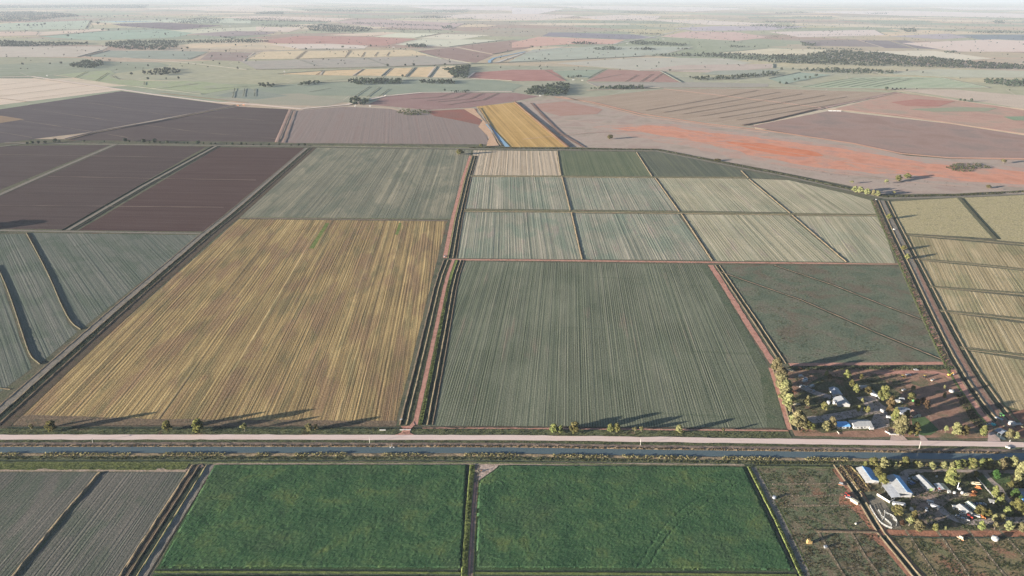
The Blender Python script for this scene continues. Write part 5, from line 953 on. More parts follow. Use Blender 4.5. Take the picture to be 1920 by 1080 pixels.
# ------------------------------------------------------------------ buildings, vehicles and machinery
def paint(name, rgb, rough=.45, metal=0.0, var=.1): return plain(name, rgb, rough, metal, var, .5, spec=.4, albedo=True)
def sheetmetal(name, rgb, metal=.25, rough=.4, rust=None):
    m = NT(name); oc = m.n('ShaderNodeTexCoord').outputs['Object']
    sp = m.n('ShaderNodeSeparateXYZ'); m.l(oc, sp.inputs[0])
    pan = m.noise(oc, .35, 3, .6); c = tuple(rgb) + (1,)
    col = m.ramp(pan, [(.3, sc(c, .78)), (.5, c), (.7, sc(c, 1.12))])
    if rust:
        r_ = m.noise(oc, .8, 4, .7); col = m.mix(m.math('MULTIPLY', m.step(r_, .52, .66), .7), col, tuple(rust) + (1,))
    m.l(col, m.b.inputs['Base Color']); m.b.inputs['Metallic'].default_value = metal; m.b.inputs['Roughness'].default_value = rough; m.b.inputs['Specular IOR Level'].default_value = .4
    m.bump(m.math('SINE', m.math('MULTIPLY', sp.outputs[0], 9.0)), .4, .03)
    return m.m
R_ZINC = sheetmetal('weathered zinc roof', (.50, .51, .52)); R_WHITE = sheetmetal('white sheet roof', (.40, .40, .39), .05, .5); R_OLD = sheetmetal('old grey roof', (.38, .38, .37), .2, .5, (.30, .20, .13))
R_BLUE_AND_SHADE = sheetmetal('blue sheet roof and shaded slope', (.20, .52, .95), .0, .5); R_SHADE_BLUE = sheetmetal('sky shaded roof slope', (.30, .56, .85), .0, .5); R_BROWN = sheetmetal('brown tile roof', (.24, .15, .11), 0, .8); R_GREY = sheetmetal('blue grey roof', (.30, .33, .38), .3, .4); R_GREEN = sheetmetal('pale green roof', (.60, .64, .52), .05, .5)  # the blue also colours one shaded slope, the pale blue another
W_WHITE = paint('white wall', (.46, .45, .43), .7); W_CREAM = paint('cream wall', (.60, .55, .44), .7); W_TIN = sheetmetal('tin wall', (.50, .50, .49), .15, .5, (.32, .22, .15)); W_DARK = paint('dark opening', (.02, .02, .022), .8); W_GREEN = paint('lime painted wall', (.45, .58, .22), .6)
GLASS = plain('window glass', (.02, .025, .03), .1, 0, .1, 1, spec=.8, albedo=True); STEEL = paint('galvanised steel', (.45, .46, .47), .4, .6); WOODM = paint('grey timber', (.26, .22, .17), .9); CONC = paint('pale concrete', (.55, .52, .46), .9); RUST = paint('rusty orange iron', (.34, .13, .05), .8, .1, .3); BLACKR = paint('black rubber', (.02, .02, .02), .9)
CARW = paint('white car paint', (.48, .48, .47), .3); CARS = paint('silver car paint', (.42, .44, .47), .3, .4); CARB = paint('blue car paint', (.10, .18, .36), .3); CARR = paint('red machine paint', (.48, .06, .04), .4); YELM = paint('yellow machine paint', (.62, .42, .08), .5); GRNM = paint('green machine paint', (.12, .34, .10), .5); TEALP = paint('teal plastic', (.05, .42, .42), .5); ORNM = paint('orange machine paint', (.58, .20, .07), .6); CREAMP = paint('cream paint', (.68, .60, .42), .5)
HAYM = soil('hay', [(150, 128, 84), (166, 142, 96)], scale=2, grain=.5, bump=.3)

def at_axis(A, B, z):
    a, b = G(A[0], A[1], z), G(B[0], B[1], z); d = b - a; return a, b, (a + b) / 2, d.length, math.atan2(d.y, d.x)
def gable(name, label, cat, A, B, wl, wr, he, hr, roof, wall, doors=(), wins=0, open_sides=(), group=None, roof2=None, end_wall=None):
    """gabled building whose ridge runs between two pixels. wl / wr = width left / right of the ridge"""
    a, b, c, L, ang = at_axis(A, B, hr); r = empty(name, (c.x, c.y, 0), ang); tag(r, label, cat, group)
    hl = he; x0, x1 = -L / 2, L / 2
    m = MB(); t = .12
    def wall_panel(p, q, z0p, z1q, nm): pass
    wb = MB()
    if 'left' not in open_sides: wb.box((0, wl - .1, he / 2), (L - .5, .14, he))
    if 'right' not in open_sides: wb.box((0, -wr + .1, he / 2), (L - .5, .14, he))
    for k, (x, key) in enumerate(((x0 + .25, 'start'), (x1 - .25, 'end'))):
        if key in open_sides: continue
        bb = len(wb.v); prof = [(wl - .17, 0), (wl - .17, he), (0, hr - .12), (-wr + .17, he), (-wr + .17, 0)]
        for dx in (-.07, .07):
            for y, z in prof: wb.v.append(Vector((x + dx, y, z)))
        n = 5
        for j in range(n): wb.f.append([bb + j, bb + (j + 1) % n, bb + n + (j + 1) % n, bb + n + j]); wb.i.append(0)
        wb.f.append([bb + j for j in range(n)]); wb.i.append(0); wb.f.append([bb + n + j for j in range(n)][::-1]); wb.i.append(0)
    if wb.v: wb.obj('wall', wall, r)
    def slope(y1, nm, mt):
        s = MB(); y0 = 0; sg = 1 if y1 > 0 else -1; sl = (hr - he) / abs(y1); ye = y1 + sg * .45; ze = he - sl * .45
        b_ = len(s.v)
        for x in (x0 - .3, x1 + .3):
            for (y, z) in ((0, hr), (ye, ze), (ye, ze + t), (0, hr + t)): s.v.append(Vector((x, y, z)))
        for q in ((0, 1, 5, 4), (1, 2, 6, 5), (2, 3, 7, 6), (3, 0, 4, 7), (0, 3, 2, 1), (4, 5, 6, 7)): s.f.append([b_ + k for k in q]); s.i.append(0)
        s.obj(nm, mt, r)
    slope(wl, 'roof', roof); slope(-wr, 'roof', roof2 or roof)
    MB().box((0, 0, hr + t + .05), (L + .6, .5, .08)).obj('ridge_cap', roof, r)
    for sd in open_sides:
        if sd in ('left', 'right'):
            y = wl - .1 if sd == 'left' else -wr + .1; n = max(2, int(L / 5))
            for k in range(n + 1): MB().box((x0 + .3 + (L - .6) * k / n, y, he / 2), (.2, .2, he)).obj('post', STEEL, r)
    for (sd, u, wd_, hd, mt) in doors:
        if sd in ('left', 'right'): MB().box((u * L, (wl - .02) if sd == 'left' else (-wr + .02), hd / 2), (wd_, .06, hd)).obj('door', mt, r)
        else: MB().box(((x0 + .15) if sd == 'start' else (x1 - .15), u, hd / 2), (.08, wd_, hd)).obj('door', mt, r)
    for k in range(wins):
        for sd in ('left', 'right'):
            if sd in open_sides: continue
            w_ = MB().box(((-.38 + .76 * (k + .5) / wins) * L, (wl + .0) if sd == 'left' else (-wr - .0), he * .58), (1.3, .08, 1.0)).obj('window', GLASS, r)
            MB().box(((-.38 + .76 * (k + .5) / wins) * L, (wl + .02) if sd == 'left' else (-wr - .02), he * .58 - .58), (1.5, .12, .1)).obj('sill', W_WHITE, w_)
    return r
def lean_to(r, y0, y1, z0, z1, x0, x1, mt, posts=True):
    s = MB(); t = .1
    for x in (x0, x1):
        for (y, z) in ((y0, z0), (y1, z1), (y1, z1 + t), (y0, z0 + t)): s.v.append(Vector((x, y, z)))
    for q in ((0, 1, 5, 4), (1, 2, 6, 5), (2, 3, 7, 6), (3, 0, 4, 7), (0, 3, 2, 1), (4, 5, 6, 7)): s.f.append(list(q)); s.i.append(0)
    s.obj('lean_to_roof', mt, r)
    n = max(2, int((x1 - x0) / 5))
    for k in range(n + 1): MB().box((x0 + .2 + (x1 - x0 - .4) * k / n, y1 + (.15 if y1 < y0 else -.15), z1 / 2), (.16, .16, z1)).obj('post', STEEL, r)
# lower farmstead
gable('livestock_shed', 'long livestock shed with a white roof, one slope blue for shade, beside the dark pond', 'shed', (1617, 874.5), (1634.5, 899), 7, 5, 3.0, 4.6, R_BLUE_AND_SHADE, W_TIN, open_sides=('right', 'left'), roof2=R_WHITE)  # slope away from the sun coloured blue for its sky-lit shade
rs = gable('machinery_shed', 'biggest grey roofed machinery shed with a broad lean-to, above the stock yards', 'shed', (1675.5, 889.5), (1701, 922), 5, 6.5, 4.6, 6.2, R_SHADE_BLUE, W_TIN, doors=(('left', -.2, 4, 3.6, W_DARK), ('left', .2, 4, 3.6, W_DARK)), open_sides=('right',), roof2=R_WHITE)  # pale blue right slope puts sky-lit shade into the roof colour
lean_to(rs, -6.95, -14.0, 4.5, 3.2, -15.5, -1.2, R_OLD); lean_to(rs, -6.95, -15, 4.45, 3.1, -.9, 16.2, R_ZINC)
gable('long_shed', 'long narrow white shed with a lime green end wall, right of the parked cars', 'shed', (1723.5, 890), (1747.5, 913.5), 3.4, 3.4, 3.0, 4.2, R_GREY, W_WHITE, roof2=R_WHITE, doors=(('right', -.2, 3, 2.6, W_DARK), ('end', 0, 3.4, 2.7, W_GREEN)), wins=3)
gable('carport', 'open carport with a pale flat roof below the autumn coloured tree', 'carport', (1760.5, 906), (1770.5, 917), 4.2, 4.2, 3.0, 3.5, R_ZINC, W_TIN, open_sides=('left', 'right', 'start', 'end'))
gable('hut', 'small white hut at the corner of the open carport', 'hut', (1777, 919), (1782, 920), 1.6, 1.6, 2.2, 2.7, R_WHITE, W_WHITE, doors=(('right', .1, .9, 1.9, W_DARK),))
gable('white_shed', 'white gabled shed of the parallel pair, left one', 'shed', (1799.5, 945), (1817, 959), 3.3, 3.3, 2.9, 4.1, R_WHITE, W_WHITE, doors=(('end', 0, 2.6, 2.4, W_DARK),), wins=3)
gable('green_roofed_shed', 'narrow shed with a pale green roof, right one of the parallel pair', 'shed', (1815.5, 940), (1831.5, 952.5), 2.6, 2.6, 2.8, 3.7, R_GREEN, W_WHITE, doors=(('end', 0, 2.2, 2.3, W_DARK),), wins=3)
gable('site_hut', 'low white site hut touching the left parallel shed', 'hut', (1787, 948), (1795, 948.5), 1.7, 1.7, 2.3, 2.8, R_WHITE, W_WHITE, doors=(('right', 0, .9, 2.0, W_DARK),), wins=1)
gable('farmhouse', 'dark roofed farmhouse at the right edge above the blue roof', 'house', (1908, 921.5), (1950, 922.5), 6.5, 6.5, 2.9, 5.0, R_GREY, W_CREAM, wins=4, doors=(('right', 0, 1, 2.1, W_DARK),))
gable('blue_roofed_house', 'house with a bright blue roof cut by the right edge', 'house', (1917, 936), (1950, 936.5), 5, 5, 2.8, 4.2, R_BLUE_AND_SHADE, W_WHITE, wins=3, doors=(('right', 0, 1, 2.1, W_DARK),))
gable('garden_shed', 'low grey garden shed between the garden trees', 'shed', (1855, 936), (1864.5, 938), 2.2, 2.2, 2.2, 2.8, R_OLD, W_TIN, doors=(('right', 0, 1.2, 1.9, W_DARK),))
# upper farmstead
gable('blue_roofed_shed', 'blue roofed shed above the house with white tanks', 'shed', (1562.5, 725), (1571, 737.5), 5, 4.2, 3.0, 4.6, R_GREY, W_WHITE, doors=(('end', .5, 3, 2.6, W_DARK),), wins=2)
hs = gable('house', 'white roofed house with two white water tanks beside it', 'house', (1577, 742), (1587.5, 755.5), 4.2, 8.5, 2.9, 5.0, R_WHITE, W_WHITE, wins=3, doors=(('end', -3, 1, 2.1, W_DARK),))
gable('long_outbuilding', 'long blue roofed outbuilding left of the white house', 'shed', (1567.5, 793.5), (1591, 792.8), 4.2, 4.2, 2.8, 4.0, R_BLUE_AND_SHADE, W_WHITE, wins=3, doors=(('right', .3, 2.4, 2.2, W_DARK),))
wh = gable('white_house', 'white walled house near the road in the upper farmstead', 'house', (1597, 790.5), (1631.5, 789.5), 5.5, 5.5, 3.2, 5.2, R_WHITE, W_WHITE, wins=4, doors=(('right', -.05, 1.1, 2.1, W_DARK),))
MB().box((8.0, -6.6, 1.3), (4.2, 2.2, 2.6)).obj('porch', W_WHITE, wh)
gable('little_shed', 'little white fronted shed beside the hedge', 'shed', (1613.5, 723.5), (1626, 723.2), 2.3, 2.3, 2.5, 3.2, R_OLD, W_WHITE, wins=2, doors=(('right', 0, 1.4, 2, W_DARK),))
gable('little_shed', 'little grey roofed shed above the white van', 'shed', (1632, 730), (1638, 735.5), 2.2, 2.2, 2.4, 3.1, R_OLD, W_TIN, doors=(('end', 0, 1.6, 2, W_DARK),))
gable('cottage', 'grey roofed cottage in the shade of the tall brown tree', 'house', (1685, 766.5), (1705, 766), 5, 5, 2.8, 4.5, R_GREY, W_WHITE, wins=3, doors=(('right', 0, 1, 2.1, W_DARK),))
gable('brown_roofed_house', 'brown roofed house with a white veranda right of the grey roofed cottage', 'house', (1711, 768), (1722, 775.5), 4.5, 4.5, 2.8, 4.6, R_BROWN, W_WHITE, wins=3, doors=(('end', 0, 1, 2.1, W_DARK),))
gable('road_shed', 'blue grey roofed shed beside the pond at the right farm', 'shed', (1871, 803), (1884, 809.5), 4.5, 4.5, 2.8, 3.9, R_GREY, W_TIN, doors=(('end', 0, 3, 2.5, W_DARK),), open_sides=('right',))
# far farm buildings
FARB = [(1013, 178, 9, 'white far house in front of the dark tree clump', W_WHITE), (666, 197.5, 6, 'white roadside house under the roadside grove', W_WHITE), (694, 197.5, 6, 'small white shed right of the roadside grove', W_WHITE), (275, 89, 10, 'far house inside the upper left wood', W_WHITE), (420, 47.6, 22, 'far white sheds above the dark purple strip, left one', W_WHITE), (431, 48, 26, 'far white sheds above the dark purple strip, right one', W_WHITE),
        (738, 87.5, 22, 'pale far shed left of the tall tree grove', W_WHITE), (1068, 80.5, 14, 'white far house left of the red field grove', W_WHITE), (1176, 80.5, 16, 'white far house left of the long grove', W_WHITE), (1244, 72.5, 18, 'white far house beside the straight far road', W_WHITE), (583, 22.5, 40, 'white far shed in the upper middle', W_WHITE), (522, 31.5, 30, 'white far shed on the pink strip', W_WHITE), (782, 34, 26, 'white far house under the small far wood', W_WHITE), (1453, 42.3, 40, 'white far sheds in the far right grove', W_WHITE),
        (1075, 148.5, 9, 'white far house under the tree row of the maroon field', W_WHITE), (1092, 149.5, 8, 'tan far shed beside the maroon field', W_CREAM), (533, 133, 4, 'white hut at the pointed end of the straw plots', W_WHITE), (722, 178, 10, 'pale far shed beside the bend of the pale road', W_CREAM), (88, 95 + 46, 3, 'tiny white hut on the pale road at upper left', W_WHITE), (1286, 36, 40, 'white far farm on the pale plain, left of centre right', W_WHITE)]
for px, py, wd_, lb, mt in FARB:
    s = wd_ * .55; k = mpp(px, py) / .5
    b = G(px, py); d = wd_ * .5
    gable('far_building', lb, 'farm building', (px - wd_ * .06 * 5 / max(1, k) * 1.6 - .8, py), (px + wd_ * .06 * 5 / max(1, k) * 1.6 + .8, py), d * .45, d * .45, 3.2 + d * .06, 4.6 + d * .1, R_WHITE, mt, doors=(('right', 0, 2, 2.2, W_DARK),))

# vehicles -----------------------------------------------------------
def wheels(r, xs, w_, rad=.34):
    for x in xs:
        for s in (-1, 1):
            o = MB().cyl((x, s * (w_ / 2 - .12), rad), (x, s * (w_ / 2 + .06), rad), rad, rad, 12).obj('wheel', BLACKR, r)
            MB().cyl((x, s * (w_ / 2 + .05), rad), (x, s * (w_ / 2 + .09), rad), rad * .55, rad * .55, 8).obj('hub', STEEL, o)
def car(px, py, label, body=None, kind='sedan', ang=0.0, group=None, name='parked_car', cat='car', sz=1.0):
    r = empty(name, G(px, py), ang); tag(r, label, cat, group); body = body or CARW
    if kind == 'sedan':
        MB().prism([(-2.2, .35), (2.2, .35), (2.25, .75), (1.3, .9), (-1.7, .95), (-2.25, .8)], -.88, .88).obj('body', body, r)
        MB().prism([(-1.75, .9), (1.25, .88), (.45, 1.42), (-1.1, 1.45)], -.74, .74).obj('cabin', GLASS, r); MB().box((-.3, 0, 1.46), (1.5, 1.36, .07)).obj('roof', body, r)
        wheels(r, (-1.35, 1.4), 1.7)
    elif kind == 'ute':
        MB().prism([(-2.5, .5), (2.4, .5), (2.45, .95), (1.4, 1.1), (-2.5, 1.0)], -.9, .9).obj('body', body, r); MB().prism([(-.4, 1.05), (1.35, 1.05), (.8, 1.68), (-.2, 1.72)], -.78, .78).obj('cabin', GLASS, r); MB().box((.3, 0, 1.73), (1.0, 1.45, .07)).obj('roof', body, r)
        MB().box((-1.5, 0, 1.12), (2.0, 1.8, .3)).obj('tray', STEEL, r); wheels(r, (-1.5, 1.5), 1.8, .38)
    elif kind == 'van':
        MB().prism([(-2.6, .4), (2.5, .4), (2.6, 1.1), (2.0, 1.9), (1.6, 2.3), (-2.6, 2.35)], -.98, .98).obj('body', body, r); MB().prism([(1.72, 2.1), (2.2, 1.65), (2.35, 1.68), (1.9, 2.12)], -.85, .85).obj('windscreen', GLASS, r); MB().box((-.2, 0, 1.75), (3.2, 1.99, .45)).obj('side_window', GLASS, r); wheels(r, (-1.6, 1.6), 1.9, .36)
    elif kind == 'caravan':
        MB().prism([(-2.9, .5), (2.6, .5), (3.0, 1.2), (2.7, 2.5), (-2.7, 2.55), (-3.0, 1.5)], -1.1, 1.1).obj('body', body, r); MB().box((.8, 0, 1.75), (1.4, 2.23, .6)).obj('window', GLASS, r); MB().box((-1.2, -1.12, 1.35), (.7, .04, 1.6)).obj('door', STEEL, r); MB().box((3.6, 0, .5), (1.4, .14, .12)).obj('drawbar', STEEL, r); wheels(r, (-.3,), 2.1, .36)
    elif kind == 'truck':
        MB().prism([(2.4, .6), (4.4, .6), (4.4, 2.0), (4.0, 2.7), (2.5, 2.75)], -1.15, 1.15).obj('cab', body, r); MB().prism([(4.05, 2.55), (4.36, 2.0), (4.46, 2.02), (4.12, 2.58)], -1.0, 1.0).obj('windscreen', GLASS, r); MB().box((-.9, 0, .85), (6.4, 1.0, .35)).obj('chassis', W_DARK, r); MB().box((-1.0, 0, 1.9), (6.2, 2.4, 1.7)).obj('load_box', body, r); wheels(r, (-3.0, -1.8, 3.3), 2.3, .5)
    elif kind == 'trailer':
        MB().box((0, 0, .85), (6.5, 2.3, .25)).obj('deck', body, r); MB().box((0, 1.1, 1.3), (6.5, .08, .7)).obj('side_rail', body, r); MB().box((0, -1.1, 1.3), (6.5, .08, .7)).obj('side_rail', body, r); MB().box((4, 0, .8), (1.8, .2, .15)).obj('drawbar', STEEL, r); wheels(r, (-1.2, -.1), 2.2, .45)
    elif kind == 'tractor':
        MB().prism([(-.6, .9), (2.2, .9), (2.3, 1.3), (2.0, 1.75), (-.2, 1.8)], -.5, .5).obj('bonnet', body, r); MB().prism([(-1.5, 1.1), (.1, 1.1), (0, 2.7), (-1.4, 2.75)], -.8, .8).obj('cab', GLASS, r); MB().box((-.7, 0, 2.8), (1.8, 1.8, .14)).obj('roof', body, r)
        for s in (-1, 1):
            o = MB().cyl((-1.0, s * .75, .85), (-1.0, s * 1.25, .85), .85, .85, 14).obj('wheel', BLACKR, r); MB().cyl((-1.0, s * 1.24, .85), (-1.0, s * 1.3, .85), .42, .42, 10).obj('hub', body, o)
            o = MB().cyl((1.7, s * .65, .5), (1.7, s * 1.0, .5), .5, .5, 12).obj('wheel', BLACKR, r); MB().cyl((1.7, s * .99, .5), (1.7, s * 1.05, .5), .25, .25, 8).obj('hub', body, o)
    elif kind == 'implement':
        MB().box((0, 0, .8), (4.5, .25, .25)).obj('frame', body, r); MB().box((-1.2, 1.2, .8), (.2, 2.6, .2)).obj('frame_arm', body, r); MB().box((1.2, 1.2, .8), (.2, 2.6, .2)).obj('frame_arm', body, r); MB().box((0, 1.6, 1.1), (3.0, 1.4, .9), taper=.7).obj('hopper', body, r)
        for k in range(5): MB().cyl((-1.8 + .9 * k, -.05, .45), (-1.8 + .9 * k, .1, .45), .45, .45, 10).obj('disc', RUST, r)
        wheels(r, (0,), 3.6, .4)
    elif kind == 'digger':
        MB().box((0, 0, 1.6), (2.6, 2.0, 1.3), taper=.85).obj('body', body, r); MB().box((.6, .55, 2.6), (1.2, .9, 1.0), taper=.85).obj('cab', GLASS, r)
        for s in (-1, 1): MB().prism([(-1.6, .15), (1.6, .15), (1.8, .5), (1.5, .85), (-1.5, .85), (-1.8, .5)], s * .95 - .28, s * .95 + .28).obj('crawler', BLACKR, r)
        MB().cyl((1.2, -.4, 1.8), (3.6, -.4, 4.0), .24, .18, 8).obj('boom', body, r); MB().cyl((3.6, -.4, 4.0), (4.8, -.4, 1.8), .18, .14, 8).obj('arm', body, r); MB().prism([(4.4, 1.1), (5.2, 1.3), (5.1, 1.9), (4.7, 1.9)], -.9, .1).obj('bucket', STEEL, r)
    r.scale = (sz, sz, sz); return r
veh = [
 (1703.5, 899.5, 'small white car left of the three parked in the shade', CARW, 'sedan', .9), (1707, 905, 'silver car in the middle of the shaded parking lawn', CARS, 'sedan', .6), (1711, 907.5, 'blue car at the foot of the shaded parking lawn', CARB, 'sedan', .4), (1715, 897.5, 'white car at the top of the shaded parking lawn', CARW, 'sedan', -.9), (1717.5, 900.5, 'white ute beside the topmost white car on the lawn', CARW, 'ute', -.8),
 (1744.5, 944, 'white van at the top of the yard cluster', CARW, 'van', -.5), (1752, 952.5, 'white caravan at the foot of the yard cluster', CARW, 'caravan', -.6), (1747, 948, 'white ute between the van and the caravan in the yard', CARW, 'ute', -.4), (1737, 956, 'white car alone at the left of the yard cluster', CARW, 'sedan', 1.2), (1685, 948.5, 'long white truck below the concrete wall', CARW, 'truck', 2.9),
 (1829, 908.5, 'white trailer with raised sides beside the garden', CREAMP, 'trailer', -.2), (1834, 916.5, 'rusty orange harvester part below the white trailer', ORNM, 'implement', -.5), (1829, 925.5, 'rusty orange machine alone in the yard', RUST, 'implement', .4), (1832, 946.5, 'blue car beside the green roofed shed', CARB, 'sedan', -.3), (1842.5, 946.5, 'white ute right of the blue car', CARW, 'ute', -.3),
 (1805, 966.5, 'white car below the parallel sheds', CARW, 'sedan', -.6), (1810.5, 974.5, 'white ute beside the curved drive', CARW, 'ute', -.5), (1816.5, 971.5, 'red tractor below the parallel sheds', CARR, 'tractor', -.4), (1827, 968, 'white trailer under the olive tree', CARW, 'trailer', -.4), (1845.5, 970.5, 'orange implement under the olive trees', ORNM, 'implement', 1.4), (1797, 970, 'dark silver car in the shade of the drive', CARS, 'sedan', -.7), (1761, 920.5, 'red tractor in front of the carport', CARR, 'tractor', .9),
 (1587, 930, 'red tractor on the red dirt beside the ditch', CARR, 'tractor', -.5), (1592, 934.5, 'white ute just below the red tractor', CARW, 'ute', -.4), (1602, 943, 'white caravan on the red dirt beside the ditch', CREAMP, 'caravan', -1.0), (1577, 910, 'grey implement above the red tractor', STEEL, 'implement', -.4), (1800, 1011, 'white implement lying in the bottom right paddocks', CREAMP, 'implement', -.9),
 (1501, 707, 'white van nearest the top of the upper farm junk row', CARW, 'van', .3), (1510, 710.5, 'silver car in the upper farm junk row', CARS, 'sedan', .2), (1508.5, 716, 'white caravan in the upper farm junk row', CARW, 'caravan', .4), (1502, 725, 'white car at the left of the lower junk row', CARW, 'sedan', .8), (1507.5, 725.5, 'cream car in the lower junk row', CREAMP, 'sedan', .9), (1513.5, 726.5, 'small white ute in the lower junk row', CARW, 'ute', .3), (1522.5, 725.5, 'white van at the right of the lower junk row', CARW, 'van', .5), (1526, 734, 'white car beside the pale drive', CARW, 'sedan', 1.2), (1499, 693, 'orange tractor beside the red lane', ORNM, 'tractor', .2), (1480, 696, 'cream trailer beside the tree belt', CREAMP, 'trailer', -.3), (1489.5, 736, 'orange implement under the tree belt', ORNM, 'implement', .3),
 (1641.5, 744, 'white box truck at the left of the large yellow green tree', CARW, 'truck', -.85), (1655.5, 773, 'white truck under the tall brown tree', CARW, 'van', -1.2), (1668, 785, 'long white caravan beside the gravel yard', CARW, 'caravan', -.3), (1680.5, 754, 'white caravan behind the cottage, left one', CARW, 'caravan', -.1), (1691, 750, 'white van behind the cottage, right one', CARW, 'van', -.3), (1687, 755, 'cream ute below the caravan behind the cottage', CREAMP, 'ute', -.4), (1694.5, 732, 'white car alone below the paddock tracks', CARW, 'sedan', .4),
 (1717.5, 694, 'white car on the red paddock track', CARW, 'sedan', -.1), (1703, 704, 'silver car in the middle of the paddock', CARS, 'ute', -.1), (1693, 708, 'yellow tractor in the paddock, left one', YELM, 'tractor', .2), (1733.5, 708, 'yellow tractor in the paddock, right one', YELM, 'tractor', .6), (1749, 713.5, 'cream ute at the edge of the long shadow', CREAMP, 'ute', .5), (1779, 705, 'yellow digger beside the dug bank', YELM, 'digger', .2),
 (1877, 780, 'green tractor at the corner of the right farm', GRNM, 'tractor', -.3), (1909, 797, 'white trailer beside the white tank', CARW, 'trailer', .1), (1854.5, 797, 'white car in the shade left of the teal tank', CARW, 'sedan', 0.0), (834, 481, 'white car on the red track at the crossing', CARW, 'ute', 1.4), (446, 198.5, 'orange truck parked on the pale road, left one', ORNM, 'truck', -.1), (457, 197.5, 'orange truck parked on the pale road, right one', ORNM, 'truck', -.1)]
for px, py, lb, mt, kd, an in veh:
    car(px, py, lb, mt, kd, an, None, {'sedan': 'parked_car', 'ute': 'parked_ute', 'van': 'parked_van', 'caravan': 'caravan', 'truck': 'parked_truck', 'trailer': 'farm_trailer', 'tractor': 'tractor', 'implement': 'farm_implement', 'digger': 'excavator'}[kd],
        {'sedan': 'car', 'ute': 'ute', 'van': 'van', 'caravan': 'caravan', 'truck': 'truck', 'trailer': 'trailer', 'tractor': 'tractor', 'implement': 'implement', 'digger': 'excavator'}[kd], 1.15 if py > 300 else 1.0)
rt = empty('road_train', G(1565, 209), -.09); tag(rt, 'long white road train standing at the corner of the reddish field', 'truck')
MB().prism([(19, .6), (23, .6), (23, 2.6), (22.3, 3.6), (19, 3.6)], -1.3, 1.3).obj('cab', CARW, rt)
for k in range(3): 
    o = MB().box((12 - k * 14, 0, 2.4), (12.6, 2.6, 3.0)).obj('trailer_box', CARW, rt); MB().box((12 - k * 14, 0, .7), (10, 2.2, .4)).obj('axle_group', BLACKR, o)
# tanks, poles, small structures ------------------------------------
def tank(px, py, d, h, label, mt=None, name='water_tank', cat='tank', dome=.35):
    r = empty(name, G(px, py)); tag(r, label, cat); mt = mt or W_WHITE
    MB().cyl((0, 0, 0), (0, 0, h), d / 2, d / 2, 20).obj('tank_wall', mt, r, True); MB().cyl((0, 0, h + .01), (0, 0, h + dome), d / 2 + .06, .25, 20).obj('lid', mt, r); MB().cyl((d * .2, 0, h + dome * .4), (d * .2, 0, h + dome + .25), .3, .3, 10).obj('hatch', STEEL, r); return r
tank(1553, 757.5, 3.6, 3.4, 'white water tank left of the white roofed house, left one'); tank(1563.5, 757, 3.6, 3.4, 'white water tank left of the white roofed house, right one')
tank(1784, 734.5, 5.2, 1.6, 'white round tank lying in the shadowed paddock', dome=.8); tank(1897, 796, 7, 2.6, 'large white round tank at the right farm', dome=1.2); tank(1862, 797, 4.5, 1.4, 'round teal tank in the shade of the right farm', TEALP)
tank(1865, 1012, 5.0, 2.4, 'white tank in the bottom right paddocks', dome=.8); tank(1451.5, 934.5, 3, 2.0, 'small white tank in the pasture with a long shadow', CARS); tank(1709, 957.5, 3.2, 2.8, 'white tank beside the small pale tree in the dirt yard'); tank(1756, 894.5, 1.8, 1.2, 'little white tank on the shaded lawn')
tank(1789, 926, 2.4, 2.2, 'white tank right of the white hut'); tank(1803.5, 926, 2.4, 2.2, 'white tank beside the timber pile'); tank(1798.5, 919.5, 2.6, 2.4, 'white tank behind the leaning auger'); tank(1880.5, 967.5, 2.6, .8, 'teal trampoline shaped tank on the dark lawn', TEALP); tank(1712, 752.5, 2.4, 1.8, 'dull green tank behind the cottages', GRNM); tank(1604.5, 982.5, 1.6, .7, 'pale feed trough in the pasture', CONC, 'feed_trough', 'trough')
def pole(px, py, hpx, label):
    h = hgt(px, py, hpx); r = empty('power_pole', G(px, py)); tag(r, label, 'power pole', 'power poles along the canal road')
    MB().cyl((0, 0, 0), (0, 0, h), .22, .15, 10).obj('pole', CONC, r); a = MB().box((0, 0, h - .5), (.16, 2.4, .16)).obj('crossarm', WOODM, r)
    for y in (-1.0, 0, 1.0): MB().cyl((0, y, h - .42), (0, y, h - .1), .08, .05, 6).obj('insulator', W_WHITE, a)
pole(174.5, 831, 9, 'pale power pole beside the canal, leftmost of four'); pole(693.5, 832, 14, 'pale power pole beside the canal left of the crossing'); pole(1200.5, 836, 13, 'pale power pole beside the canal below the row crop'); pole(1723, 842, 14, 'pale power pole beside the canal below the upper farm')
def block(name, label, cat, px, py, dims, ang=0, mt=None, parts=()):
    r = empty(name, G(px, py), ang); tag(r, label, cat)
    MB().box((0, 0, dims[2] / 2), dims).obj('wall', mt or W_WHITE, r); MB().box((0, 0, dims[2] + .04), (dims[0] + .1, dims[1] + .12, .08)).obj('coping', mt or W_WHITE, r)
    for (p, d, nm, m_) in parts: MB().box(p, d).obj(nm, m_, r)
    return r
block('culvert_wall', 'long white culvert wall across the red entrance track', 'culvert wall', 760, 807, (11, .5, 1.1)); block('culvert_wall', 'short white culvert wall left of the red entrance track', 'culvert wall', 717.5, 807.3, (6, .5, 1.1))
block('culvert_wall', 'tiny white regulator at the top of the left entrance ditch', 'culvert wall', 752, 787.5, (2.4, 1.2, 1.2), .2); block('entrance_wall', 'low white entrance wall at the foot of the biggest farm tree', 'wall', 1677, 815.5, (10, .5, 1.2)); block('entrance_wall', 'white gate wing beside the gravel yard entrance', 'wall', 1664, 812, (5.5, .4, 1.2), -1.0)
